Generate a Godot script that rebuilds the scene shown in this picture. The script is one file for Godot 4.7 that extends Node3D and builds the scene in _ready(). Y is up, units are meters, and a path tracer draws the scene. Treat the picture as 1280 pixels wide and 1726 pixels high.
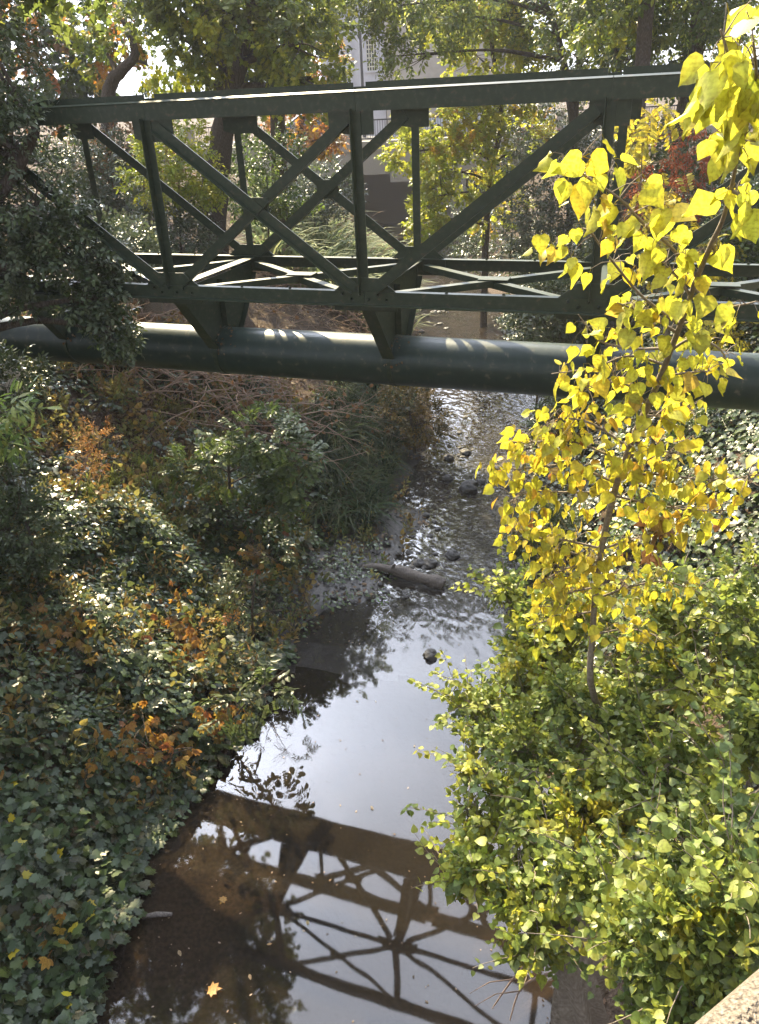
extends Node3D
# A green steel truss carrying a pipe over a creek, seen from a road bridge; backlit autumn trees.

const W := -7.40                      # water level; the eye is at y = 0
var rng := RandomNumberGenerator.new()
var nz := FastNoiseLite.new()
var nf := FastNoiseLite.new()
var M := {}
var eye_r := Vector3(0.99888, -0.04183, 0.02200)
var eye_u := Vector3(0.04726, 0.88408, -0.46493)
var eye_f := Vector3(0.0, -0.46545, -0.88508)

# ---------------------------------------------------------------- mesh collector
class MB:
	var v := PackedVector3Array()
	var n := PackedVector3Array()
	var c := PackedColorArray()
	var ix := PackedInt32Array()
	var col := Color(1, 1, 1)
	func vert(p: Vector3, nn: Vector3) -> int:
		v.append(p); n.append(nn); c.append(col)
		return v.size() - 1
	func tri(a: Vector3, b: Vector3, d: Vector3) -> void:      # counter-clockwise seen from outside
		var nn := (b - a).cross(d - a).normalized()
		var i := vert(a, nn)
		vert(b, nn); vert(d, nn)
		ix.append_array([i, i + 2, i + 1])
	func quad(a: Vector3, b: Vector3, d: Vector3, e: Vector3) -> void:
		var nn := (b - a).cross(d - a).normalized()
		var i := vert(a, nn)
		vert(b, nn); vert(d, nn); vert(e, nn)
		ix.append_array([i, i + 2, i + 1, i, i + 3, i + 2])
	func box(x: Transform3D, s: Vector3) -> void:
		var h := s * 0.5
		var p := []
		for k in 8:
			p.append(x * Vector3(h.x if k & 1 else -h.x, h.y if k & 2 else -h.y, h.z if k & 4 else -h.z))
		quad(p[0], p[2], p[3], p[1]); quad(p[4], p[5], p[7], p[6])
		quad(p[0], p[4], p[6], p[2]); quad(p[1], p[3], p[7], p[5])
		quad(p[0], p[1], p[5], p[4]); quad(p[2], p[6], p[7], p[3])
	# a closed outline (counter-clockwise, x to the side, y up) swept from a to b
	func sweep(a: Vector3, b: Vector3, up: Vector3, prof: PackedVector2Array) -> void:
		var f := (b - a).normalized()
		var s := up.cross(f).normalized()            # side
		var u := f.cross(s).normalized()
		var m := prof.size()
		for i in m:
			var p := prof[i]
			var q := prof[(i + 1) % m]
			quad(a + s * p.x + u * p.y, a + s * q.x + u * q.y, b + s * q.x + u * q.y, b + s * p.x + u * p.y)
		var t := Geometry2D.triangulate_polygon(prof)
		for k in range(0, t.size(), 3):
			var A := prof[t[k]]; var B := prof[t[k + 1]]; var C := prof[t[k + 2]]
			if (B - A).cross(C - A) < 0.0:
				var h := B; B = C; C = h
			tri(b + s * A.x + u * A.y, b + s * B.x + u * B.y, b + s * C.x + u * C.y)
			tri(a + s * A.x + u * A.y, a + s * C.x + u * C.y, a + s * B.x + u * B.y)
	# a flat plate: outline in the plane (ox, oy) round o, thickness t along their cross product
	func plate(o: Vector3, ox: Vector3, oy: Vector3, prof: PackedVector2Array, t: float) -> void:
		var k := ox.cross(oy).normalized() * t
		sweep(o - k * 0.5, o + k * 0.5, oy, flip(prof))
	func flip(prof: PackedVector2Array) -> PackedVector2Array:
		if Geometry2D.is_polygon_clockwise(prof):
			var r := prof.duplicate(); r.reverse()
			return r
		return prof
	func tube(pts: PackedVector3Array, rad: PackedFloat32Array, sides := 6, rough := 0.0, seed_ := 0) -> void:
		var m := pts.size()
		if m < 2: return
		var f := (pts[1] - pts[0]).normalized()
		var s := f.cross(Vector3.UP if absf(f.y) < 0.9 else Vector3.RIGHT).normalized()
		var first := v.size()
		for i in m:
			var g := (pts[mini(i + 1, m - 1)] - pts[maxi(i - 1, 0)]).normalized()
			s = (s - g * s.dot(g)).normalized()
			var u := g.cross(s)
			for k in sides:
				var a := TAU * k / sides
				var d := s * cos(a) + u * sin(a)
				var j := 1.0 + rough * sin(k * 2.4 + i * 1.7 + seed_) + rough * 0.7 * sin(k * 4.1 - i * 2.3 + seed_ * 2.0)
				vert(pts[i] + d * rad[i] * j, d)
		for i in m - 1:
			for k in sides:
				var a := first + i * sides + k
				var b := first + i * sides + (k + 1) % sides
				ix.append_array([a, a + sides, b, b, a + sides, b + sides])
		for e in [0, m - 1]:
			var g := (pts[1] - pts[0]).normalized() * -1.0 if e == 0 else (pts[m - 1] - pts[m - 2]).normalized()
			var ce := vert(pts[e], g)
			for k in sides:
				var a: int = first + e * sides + k
				var b: int = first + e * sides + (k + 1) % sides
				ix.append_array([ce, a, b] if e == 0 else [ce, b, a])
	func mesh() -> ArrayMesh:
		var arr := []
		arr.resize(Mesh.ARRAY_MAX)
		arr[Mesh.ARRAY_VERTEX] = v; arr[Mesh.ARRAY_NORMAL] = n; arr[Mesh.ARRAY_COLOR] = c; arr[Mesh.ARRAY_INDEX] = ix
		var am := ArrayMesh.new()
		am.add_surface_from_arrays(Mesh.PRIMITIVE_TRIANGLES, arr)
		return am

# ---------------------------------------------------------------- nodes
var used := {}
func numbered(called: String) -> String:
	used[called] = used.get(called, -1) + 1
	return called if used[called] == 0 else "%s_%03d" % [called, used[called]]
func tag(o: Node, label: String, category: String, group := "") -> void:
	o.set_meta("label", label); o.set_meta("category", category)
	if group: o.set_meta("group", group)
func thing(called: String, at: Vector3, label: String, category: String, group := "") -> Node3D:
	var o := Node3D.new()
	o.name = numbered(called); add_child(o); o.position = at
	tag(o, label, category, group)
	return o
func part(parent: Node, called: String, mesh: Mesh, m: Material) -> MeshInstance3D:
	var o := MeshInstance3D.new()
	o.name = called; o.mesh = mesh; o.material_override = m
	parent.add_child(o, true)
	return o
func solo(called: String, mesh: Mesh, m: Material, at: Vector3, label: String, category: String, group := "") -> MeshInstance3D:
	var o := MeshInstance3D.new()
	o.name = numbered(called); o.mesh = mesh; o.material_override = m; add_child(o); o.position = at
	tag(o, label, category, group)
	return o
func structure(called: String, mesh: Mesh, m: Material) -> MeshInstance3D:
	var o := MeshInstance3D.new()
	o.name = numbered(called); o.mesh = mesh; o.material_override = m; add_child(o)
	o.set_meta("kind", "structure")
	return o
func many(parent: Node, called: String, mesh: Mesh, m: Material, xs: Array, cs: Array) -> MultiMeshInstance3D:
	if xs.is_empty(): return null
	var mm := MultiMesh.new()
	mm.transform_format = MultiMesh.TRANSFORM_3D
	mm.use_colors = true
	mm.mesh = mesh
	mm.instance_count = xs.size()
	for i in xs.size():
		mm.set_instance_transform(i, xs[i]); mm.set_instance_color(i, cs[i])
	var o := MultiMeshInstance3D.new()
	o.name = called if parent != self else numbered(called)
	o.multimesh = mm; o.material_override = m
	parent.add_child(o, true)
	o.set_meta("kind", "stuff")
	return o

# ---------------------------------------------------------------- small tools
func lin(r: float, g: float, b: float) -> Color:
	return Color(r, g, b).linear_to_srgb()
func rr(a: float, b: float) -> float:
	return rng.randf_range(a, b)
func rv(s := 1.0) -> Vector3:
	return Vector3(rr(-1, 1), rr(-1, 1), rr(-1, 1)) * s
func spot(x: float, y: float, d: float) -> Vector3:        # survey: a sighting (in photo pixels) and a range in metres
	return (eye_f * 1302.9 + eye_r * (x - 640.0) - eye_u * (y - 863.0)).normalized() * d
func spot_y(x: float, y: float, h: float) -> Vector3:
	var d := spot(x, y, 1.0)
	return d * (h / d.y)
func spot_z(x: float, y: float, z: float) -> Vector3:
	var d := spot(x, y, 1.0)
	return d * (z / d.z)
func lerp_table(t: Array, z: float) -> float:               # [[z, value], ...] with z falling
	if z >= t[0][0]: return t[0][1]
	for i in range(1, t.size()):
		if z >= t[i][0]:
			return lerpf(t[i - 1][1], t[i][1], (t[i - 1][0] - z) / (t[i - 1][0] - t[i][0]))
	return t[-1][1]
func smooth_path(p: PackedVector3Array, per := 5) -> PackedVector3Array:
	var out := PackedVector3Array()
	for i in p.size() - 1:
		for k in per:
			out.append(p[i].cubic_interpolate(p[i + 1], p[maxi(i - 1, 0)], p[mini(i + 2, p.size() - 1)], float(k) / per))
	out.append(p[-1])
	return out
func taper(n: int, a: float, b: float) -> PackedFloat32Array:
	var out := PackedFloat32Array()
	for i in n: out.append(lerpf(a, b, float(i) / maxi(1, n - 1)))
	return out
func facing(dir: Vector3, nrm: Vector3, s: float, at: Vector3) -> Transform3D:   # y along dir, z towards nrm
	var y := dir.normalized()
	var z := (nrm - y * nrm.dot(y))
	if z.length() < 1e-3: z = y.cross(Vector3(0.3, 0.1, 0.9))
	z = z.normalized()
	return Transform3D(Basis(y.cross(z) * s, y * s, z * s), at)
func pick(pal: Array) -> Color:
	var a: Color = pal[rng.randi() % pal.size()]
	var b: Color = pal[rng.randi() % pal.size()]
	return a.lerp(b, rng.randf() * 0.6) * rr(0.8, 1.2)

# ---------------------------------------------------------------- leaves
const EDGES := {
	"heart": [[0.0, 0.0], [0.2, -0.07], [0.41, 0.04], [0.5, 0.26], [0.42, 0.5], [0.25, 0.74], [0.09, 0.92], [0.0, 1.08]],
	"ivy": [[0.0, 0.0], [0.2, -0.16], [0.4, -0.04], [0.62, 0.14], [0.4, 0.34], [0.52, 0.62], [0.24, 0.6], [0.1, 0.84], [0.0, 1.0]],
	"oval": [[0.0, 0.0], [0.17, 0.14], [0.26, 0.4], [0.2, 0.7], [0.08, 0.92], [0.0, 1.0]],
	"lance": [[0.0, 0.0], [0.1, 0.2], [0.13, 0.45], [0.09, 0.75], [0.0, 1.0]],
	"maple": [[0.0, 0.0], [0.3, -0.05], [0.28, 0.12], [0.58, 0.3], [0.38, 0.42], [0.46, 0.72], [0.22, 0.62], [0.12, 0.8], [0.0, 1.05]],
	"blade": [[0.02, 0.0], [0.025, 0.35], [0.018, 0.7], [0.0, 1.0]],
}
func add_leaf(mb: MB, x: Transform3D, kind: String, fold: float, curl: float, wave := 0.0, fine_ := false) -> void:
	var e: Array = EDGES[kind]
	var m := e.size()
	var first := mb.v.size()
	var base := mb.col
	var cols := [-1.0, -0.55, 0.0, 0.55, 1.0] if fine_ else [-1.0, 0.0, 1.0]
	var w := cols.size()
	for i in m:
		var yy: float = e[i][1]
		var ym := clampf(yy, 0.0, 1.1)
		if i == 0: ym = 0.0
		for s in cols:
			var px: float = e[i][0] * s
			var y := lerpf(ym, yy, absf(s))
			var z: float = -curl * y * absf(y) + absf(px) * fold + wave * sin(y * 9.0 + s * 2.0) * absf(px) + (0.25 * wave * sin(y * 5.0 + s * 4.0) if fine_ else 0.0)
			if fine_:
				var k := 1.0 - 0.10 * float(i % 2) * absf(s) + (0.06 if s == 0.0 else 0.0)
				mb.col = Color(base.r * k, base.g * k * (1.0 - 0.10 * absf(s) * float((i + 1) % 3 == 0)), base.b * k)
			mb.vert(x * Vector3(px, y, z), (x.basis * Vector3(-fold * s, 2.0 * curl * ym, 1.0)).normalized())
	mb.col = base
	for i in m - 1:
		for k in w - 1:
			var a := first + i * w + k
			mb.ix.append_array([a, a + w, a + 1, a + 1, a + w, a + w + 1])
func one_leaf(kind: String, fold: float, curl: float, wave := 0.0, petiole := 0.35) -> ArrayMesh:
	var mb := MB.new()
	mb.col = Color(1, 1, 1)
	add_leaf(mb, Transform3D(Basis.from_euler(Vector3(rr(-0.3, 0.3), 0, rr(-0.25, 0.25))), Vector3(0, petiole, 0)), kind, fold, curl, wave, true)
	if petiole > 0.0:
		mb.col = Color(0.8, 0.7, 0.5)
		mb.tube(PackedVector3Array([Vector3.ZERO, Vector3(0.02, petiole * 0.5, 0.03), Vector3(0, petiole, 0)]), taper(3, 0.016, 0.011), 3)
	return mb.mesh()
# a twig 1 long (y up) with n leaves; leaf length is a share of the twig
func sprig(kind: String, n: int, leaf: float, sd: int, droop := 0.3, opposite := false, vary := 0.25, flat := 0.0) -> ArrayMesh:
	var keep := rng.state
	rng.seed = sd
	var mb := MB.new()
	mb.col = Color(0.45, 0.4, 0.32)
	var pts := PackedVector3Array()
	var bend := Vector3(rr(-0.2, 0.2), 0, rr(-0.2, 0.2))
	for i in 5:
		var t := i / 4.0
		pts.append(Vector3(bend.x * t * t, t * 0.95, bend.z * t * t))
	mb.tube(pts, taper(5, 0.014, 0.005), 3)
	for i in n:
		var t := (i + 0.6) / n
		if opposite: t = (floorf(i / 2.0) + 0.6) / ceilf(n / 2.0)
		var at := Vector3(bend.x * t * t, t * 0.95, bend.z * t * t)
		var a := i * 2.4 + rr(-0.4, 0.4)
		if opposite: a = PI * (i % 2) + rr(-0.25, 0.25)
		var out := Vector3(cos(a), 0.0, sin(a) * (0.55 - 0.5 * flat))
		var dir := (out + Vector3.UP * rr(0.15, 0.75) - Vector3.BACK * droop * rr(0.3, 1.3)).normalized()
		if i == n - 1 and not opposite: dir = (Vector3.UP + rv(0.3)).normalized()
		var k := rr(1.0 - vary, 1.0 + vary)
		mb.col = Color(k * rr(0.88, 1.12), k, k * rr(0.85, 1.1))
		var nrm := Vector3(0, 0.2, 1) + rv(0.6 - 0.3 * flat)
		var x := facing(dir, nrm, leaf * rr(0.7, 1.15), at + dir * leaf * 0.25)
		mb.tube(PackedVector3Array([at, x.origin]), taper(2, 0.006, 0.004), 3)
		add_leaf(mb, x, kind, rr(0.05, 0.4), rr(-0.05, 0.3), 0.06)
	rng.state = keep
	return mb.mesh()
func palmate(sd: int) -> ArrayMesh:                         # five leaflets from one stalk
	var keep := rng.state
	rng.seed = sd
	var mb := MB.new()
	mb.col = Color(0.7, 0.4, 0.3)
	mb.tube(PackedVector3Array([Vector3.ZERO, Vector3(0.03, 0.25, 0.04), Vector3(0, 0.45, 0)]), taper(3, 0.018, 0.012), 3)
	for i in 5:
		var a := (i - 2) * 0.62 + rr(-0.1, 0.1)
		var k := rr(0.75, 1.2)
		mb.col = Color(k, k * rr(0.85, 1.1), k)
		add_leaf(mb, facing(Vector3(sin(a), cos(a), rr(-0.35, 0.1)), Vector3(0, 0, 1), rr(0.5, 0.7) * (1.0 - 0.1 * absf(i - 2.0)), Vector3(0, 0.45, 0)), "oval", rr(0.1, 0.4), rr(0.0, 0.35))
	rng.state = keep
	return mb.mesh()
func grass_tuft(sd: int, n: int, droop: float, wide := 1.0) -> ArrayMesh:
	var keep := rng.state
	rng.seed = sd
	var mb := MB.new()
	for i in n:
		var a := rr(0, TAU)
		var k := rr(0.7, 1.25)
		mb.col = Color(k * rr(0.9, 1.2), k, k * rr(0.8, 1.1))
		var out := Vector3(cos(a), 0, sin(a))
		var side := Vector3(-sin(a), 0, cos(a)) * rr(0.011, 0.026) * wide
		if rng.randf() < 0.2: mb.col = Color(k * 2.2, k * 1.5, k * 1.2)
		var h := rr(0.6, 1.1)
		var base := out * rr(0, 0.08)
		var lean := rr(0.2, 0.9)
		var last := mb.v.size()
		for s in 6:
			var t := s / 5.0
			var p := base + Vector3.UP * h * (t - droop * t * t * t * 0.9) + out * lean * t * t * h
			var w := side * (1.0 - t * t * 0.96)
			var nn := (out * (1.0 - droop * 0.9 * t * t) - Vector3.UP * 2.0 * lean * t).normalized()
			mb.vert(p - w, nn); mb.vert(p + w, nn)
			if s: 
				var b := last + (s - 1) * 2
				mb.ix.append_array([b, b + 1, b + 2, b + 1, b + 3, b + 2])
	rng.state = keep
	return mb.mesh()

# ---------------------------------------------------------------- materials
func flat_mat(name_: String, c: Color, rough: float, spec := 0.5) -> StandardMaterial3D:
	var m := StandardMaterial3D.new()
	m.resource_name = name_; m.albedo_color = c; m.roughness = rough; m.metallic_specular = spec
	return m
func leaf_mat(name_: String, back: float, rough: float, tint := Color(1, 1, 1), spec := 0.5) -> StandardMaterial3D:
	var m := flat_mat(name_, Color(1, 1, 1), rough, spec)
	m.vertex_color_use_as_albedo = true
	m.backlight_enabled = true
	m.backlight = (tint * back).linear_to_srgb()
	m.cull_mode = BaseMaterial3D.CULL_DISABLED
	return m
func ramp(stops: Array) -> Gradient:
	var g := Gradient.new()
	var o := PackedFloat32Array(); var c := PackedColorArray()
	for s in stops: o.append(s[0]); c.append(s[1])
	g.offsets = o; g.colors = c
	return g
func noise_tex(freq: float, g: Gradient, sd: int, size := 512, oct := 5, kind := FastNoiseLite.TYPE_SIMPLEX_SMOOTH) -> NoiseTexture2D:
	var n := FastNoiseLite.new()
	n.noise_type = kind; n.seed = sd; n.frequency = freq; n.fractal_octaves = oct
	var t := NoiseTexture2D.new()
	t.noise = n; t.width = size; t.height = size; t.seamless = true; t.color_ramp = g
	return t
func textured(name_: String, t: Texture2D, scale_: float, rough: float, relief: Texture2D = null, depth := 0.0, spec := 0.5) -> StandardMaterial3D:
	var m := flat_mat(name_, Color(1, 1, 1), rough, spec)
	m.albedo_texture = t
	m.uv1_triplanar = true; m.uv1_world_triplanar = true; m.uv1_scale = Vector3.ONE * scale_
	if relief:
		m.heightmap_enabled = true; m.heightmap_texture = relief; m.heightmap_scale = depth
	return m
func make_materials() -> void:
	var grey := noise_tex(0.02, ramp([[0, Color(0, 0, 0)], [1, Color(1, 1, 1)]]), 5)
	var fine := noise_tex(0.08, ramp([[0, Color(0, 0, 0)], [1, Color(1, 1, 1)]]), 6)
	M.steel = textured("green_paint", noise_tex(0.012, ramp([[0, lin(0.023, 0.033, 0.018)], [0.5, lin(0.030, 0.042, 0.023)], [0.66, lin(0.037, 0.050, 0.029)], [0.76, lin(0.048, 0.058, 0.035)], [0.82, lin(0.075, 0.06, 0.035)], [1, lin(0.13, 0.10, 0.065)]]), 11, 1024, 6), 0.9, 0.4, fine, 0.06, 0.42)
	M.pipe = textured("pipe_paint", noise_tex(0.008, ramp([[0, lin(0.014, 0.026, 0.019)], [0.48, lin(0.018, 0.034, 0.024)], [0.66, lin(0.023, 0.039, 0.027)], [0.78, lin(0.034, 0.046, 0.031)], [0.84, lin(0.07, 0.07, 0.047)], [1, lin(0.16, 0.14, 0.1)]]), 12, 1024, 7), 0.8, 0.38, grey, 0.12, 0.45)
	M.soil = textured("soil", noise_tex(0.03, ramp([[0, lin(0.03, 0.021, 0.014)], [0.45, lin(0.065, 0.045, 0.03)], [0.7, lin(0.10, 0.07, 0.047)], [1, lin(0.17, 0.125, 0.085)]]), 13, 1024), 0.55, 0.95, fine, 3.0, 0.3)
	M.bed = textured("stream_bed", noise_tex(0.03, ramp([[0, lin(0.06, 0.037, 0.018)], [0.5, lin(0.14, 0.09, 0.046)], [1, lin(0.25, 0.17, 0.095)]]), 14, 1024), 0.5, 0.9, grey, 1.0, 0.3)
	M.bed.vertex_color_use_as_albedo = true
	M.mud = textured("wet_mud", noise_tex(0.05, ramp([[0, lin(0.012, 0.010, 0.008)], [0.5, lin(0.026, 0.022, 0.017)], [0.8, lin(0.05, 0.042, 0.033)], [1, lin(0.11, 0.095, 0.075)]]), 28, 1024), 0.6, 0.5, grey, 1.6, 0.5)
	M.bark = textured("bark", noise_tex(0.05, ramp([[0, lin(0.03, 0.024, 0.018)], [0.5, lin(0.085, 0.068, 0.052)], [1, lin(0.17, 0.145, 0.12)]]), 15), 0.8, 0.95, grey, 3.0, 0.2)
	M.bark.uv1_scale = Vector3(2.2, 0.45, 2.2)
	M.pale_bark = textured("pale_bark", noise_tex(0.05, ramp([[0, lin(0.11, 0.09, 0.065)], [0.5, lin(0.2, 0.165, 0.125)], [1, lin(0.32, 0.28, 0.22)]]), 16), 1.4, 0.9, grey, 0.6, 0.2)
	M.dead = flat_mat("dead_twig", lin(0.27, 0.19, 0.14), 0.9, 0.2)
	M.rock = textured("rock", noise_tex(0.04, ramp([[0, lin(0.02, 0.019, 0.017)], [0.5, lin(0.05, 0.047, 0.042)], [1, lin(0.12, 0.112, 0.1)]]), 17), 1.3, 0.55, fine, 1.2)
	M.concrete = textured("concrete", noise_tex(0.05, ramp([[0, lin(0.26, 0.235, 0.19)], [0.5, lin(0.36, 0.33, 0.27)], [1, lin(0.46, 0.42, 0.35)]]), 18), 1.0, 0.95, fine, 0.8, 0.3)
	M.aggregate = textured("aggregate", noise_tex(0.11, ramp([[0, lin(0.06, 0.046, 0.034)], [0.35, lin(0.11, 0.09, 0.066)], [0.6, lin(0.17, 0.142, 0.108)], [1, lin(0.32, 0.285, 0.235)]]), 19, 512, 3), 4.0, 0.95, fine, 0.5, 0.3)
	M.iron = flat_mat("dark_iron", lin(0.03, 0.032, 0.036), 0.5)
	M.asphalt = textured("asphalt", noise_tex(0.08, ramp([[0, lin(0.035, 0.035, 0.037)], [1, lin(0.08, 0.08, 0.082)]]), 20), 0.5, 0.95)
	M.plaster = textured("plaster", noise_tex(0.01, ramp([[0, lin(0.52, 0.52, 0.56)], [1, lin(0.62, 0.62, 0.66)]]), 23), 0.3, 0.9)
	M.plaster_beige = textured("beige_plaster", noise_tex(0.01, ramp([[0, lin(0.40, 0.36, 0.31)], [1, lin(0.48, 0.44, 0.38)]]), 24), 0.3, 0.9)
	M.cream = flat_mat("cream_paint", lin(0.62, 0.6, 0.48), 0.5)
	M.far_glass = flat_mat("window_glass", lin(0.03, 0.035, 0.04), 0.05)
	M.rubber = flat_mat("tyre_rubber", lin(0.02, 0.02, 0.02), 0.8)
	M.red = flat_mat("tail_light", lin(0.35, 0.02, 0.02), 0.2)
	M.drift = textured("driftwood", noise_tex(0.04, ramp([[0, lin(0.06, 0.05, 0.042)], [0.5, lin(0.13, 0.112, 0.095)], [1, lin(0.22, 0.195, 0.17)]]), 25), 1.6, 0.85, grey, 1.0, 0.3)
	M.leaf_bright = leaf_mat("autumn_leaf", 1.0, 0.5)
	M.leaf = leaf_mat("leaf", 1.0, 0.38)
	M.leaf_gloss = leaf_mat("glossy_leaf", 0.5, 0.34, Color(1, 1, 1), 0.44)
	M.leaf_shiny = leaf_mat("shiny_leaf", 0.6, 0.27, Color(1, 1, 1), 0.58)
	M.leaf_dry = leaf_mat("dry_leaf", 0.6, 0.7, Color(1, 1, 1), 0.3)
	var mott := noise_tex(0.03, ramp([[0, Color(0.62, 0.56, 0.42)], [0.32, Color(0.86, 0.85, 0.78)], [0.6, Color(0.97, 0.97, 0.95)], [1, Color(1, 1, 1)]]), 27, 256, 5)
	M.mottle = mott
	for k in ["leaf_bright", "leaf", "leaf_gloss", "leaf_dry", "leaf_shiny"]:
		M[k].albedo_texture = mott
		M[k].uv1_triplanar = true; M[k].uv1_world_triplanar = true; M[k].uv1_scale = Vector3.ONE * 5.0
	M.grass = leaf_mat("grass_blade", 0.9, 0.6, Color(1, 1, 1), 0.25)

# ---------------------------------------------------------------- the lie of the land
var SHORE_L := [[2.0, -3.1], [-4.3, -2.95], [-6.05, -2.9], [-6.97, -2.44], [-8.2, -1.95], [-9.35, -1.56], [-10.75, -1.5], [-12.45, -0.95], [-14.3, -0.05], [-16.0, 0.8], [-18.5, 1.5], [-21.2, 1.6], [-29.5, 1.75], [-36.0, 2.2], [-44.0, 1.2], [-70.0, 1.2]]
var SHORE_R := [[2.0, 2.4], [-4.1, 1.62], [-5.3, 1.62], [-7.4, 1.95], [-9.5, 2.2], [-11.7, 2.6], [-14.0, 3.1], [-17.8, 3.9], [-19.75, 4.9], [-23.0, 4.9], [-27.2, 4.75], [-33.0, 5.4], [-38.0, 5.0], [-41.0, 4.3], [-70.0, 4.3]]
func shore_l(z: float) -> float: return lerp_table(SHORE_L, z) + nz.get_noise_2d(z * 9.0, 3.0) * 0.22
func shore_r(z: float) -> float: return lerp_table(SHORE_R, z) + nz.get_noise_2d(z * 9.0, 77.0) * 0.22
func ground(x: float, z: float) -> float:
	var sl := lerp_table(SHORE_L, z)
	var sr := lerp_table(SHORE_R, z)
	sl += nz.get_noise_2d(z * 9.0, 3.0) * 0.22 * (1.0 - smoothstep(0.1, 1.3, sl - x))
	sr += nz.get_noise_2d(z * 9.0, 77.0) * 0.22 * (1.0 - smoothstep(0.1, 1.3, x - sr))
	var bump := nz.get_noise_2d(x * 6.0, z * 6.0) * 0.18 + nz.get_noise_2d(x * 22.0, z * 22.0) * 0.06
	if x < sl:
		var d := sl - x
		var m := lerpf(1.35, 0.62, smoothstep(-5.5, -8.5, z))
		var h := minf(d * 0.3, 0.12) + maxf(0.0, d - 0.35) * m
		h = minf(h, 4.7 + (d - 4.7) * 0.05) if h > 4.7 else h
		return W + 0.02 + h + bump * smoothstep(0.2, 1.5, d)
	if x > sr:
		var d := x - sr
		var h := minf(d * 0.35, 0.14) + maxf(0.0, d - 0.35) * 1.0
		h = minf(h, 4.7 + (d - 4.7) * 0.05) if h > 4.7 else h
		return W + 0.02 + h + bump * smoothstep(0.2, 1.5, d)
	var e := minf(x - sl, sr - x)
	var deep := 0.5
	if z < -9.5: deep = lerpf(0.5, 0.1, smoothstep(-9.5, -11.0, z))
	if z < -24.0: deep = 0.16
	var left := (x - sl)
	if z > -10.0: deep *= smoothstep(0.0, 2.6, left) * 0.8 + 0.2
	var bed := W - 0.02 - deep * smoothstep(0.0, 0.9, e) + bump * 0.35 * smoothstep(0.0, 0.5, e)
	# the gravel bar on the left of the riffle
	var bar := smoothstep(-9.9, -10.9, z) * (1.0 - smoothstep(-13.6, -14.6, z)) * (1.0 - smoothstep(0.9, 1.9, left))
	return bed + bar * (0.17 + nz.get_noise_2d(x * 40.0, z * 40.0) * 0.05)
func slope(x: float, z: float) -> Vector3:
	var e := 0.15
	return Vector3(ground(x - e, z) - ground(x + e, z), 2.0 * e, ground(x, z - e) - ground(x, z + e)).normalized()
func on_ground(x: float, z: float) -> Vector3: return Vector3(x, ground(x, z), z)
func hit(px: float, py: float) -> Vector3:                 # where that sighting meets the ground
	var d := spot(px, py, 1.0)
	var t := 2.0
	while t < 90.0:
		var p := d * t
		if p.y < maxf(ground(p.x, p.z), W): return Vector3(p.x, maxf(ground(p.x, p.z), W), p.z)
		t += 0.1
	return d * 90.0

func axis_steps(spec: Array) -> PackedFloat32Array:        # [[from, to, step], ...]
	var out := PackedFloat32Array()
	for s in spec:
		var n := int(round(absf(s[1] - s[0]) / s[2]))
		for i in n: out.append(lerpf(s[0], s[1], float(i) / n))
	out.append(spec[-1][1])
	return out
func bed_tone(x: float, z: float) -> Color:                     # clean sand in the shallows, darkened where deep for the light water swallows
	var n := nz.get_noise_2d(x * 9.0, z * 9.0) * 0.9 + nz.get_noise_2d(x * 30.0 + 7.0, z * 30.0) * 0.35
	var sand := maxf(1.0 - smoothstep(0.5, 1.7, x - shore_l(z) + n), 1.0 - smoothstep(0.3, 1.1, shore_r(z) - x + n)) * smoothstep(-8.0, -6.0, z + n)
	sand = maxf(sand, smoothstep(-16.5, -18.5, z + n) * clampf(0.5 + n, 0.1, 0.8))
	return Color(0.09, 0.085, 0.085).lerp(Color(0.42, 0.39, 0.36), sand)
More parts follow.
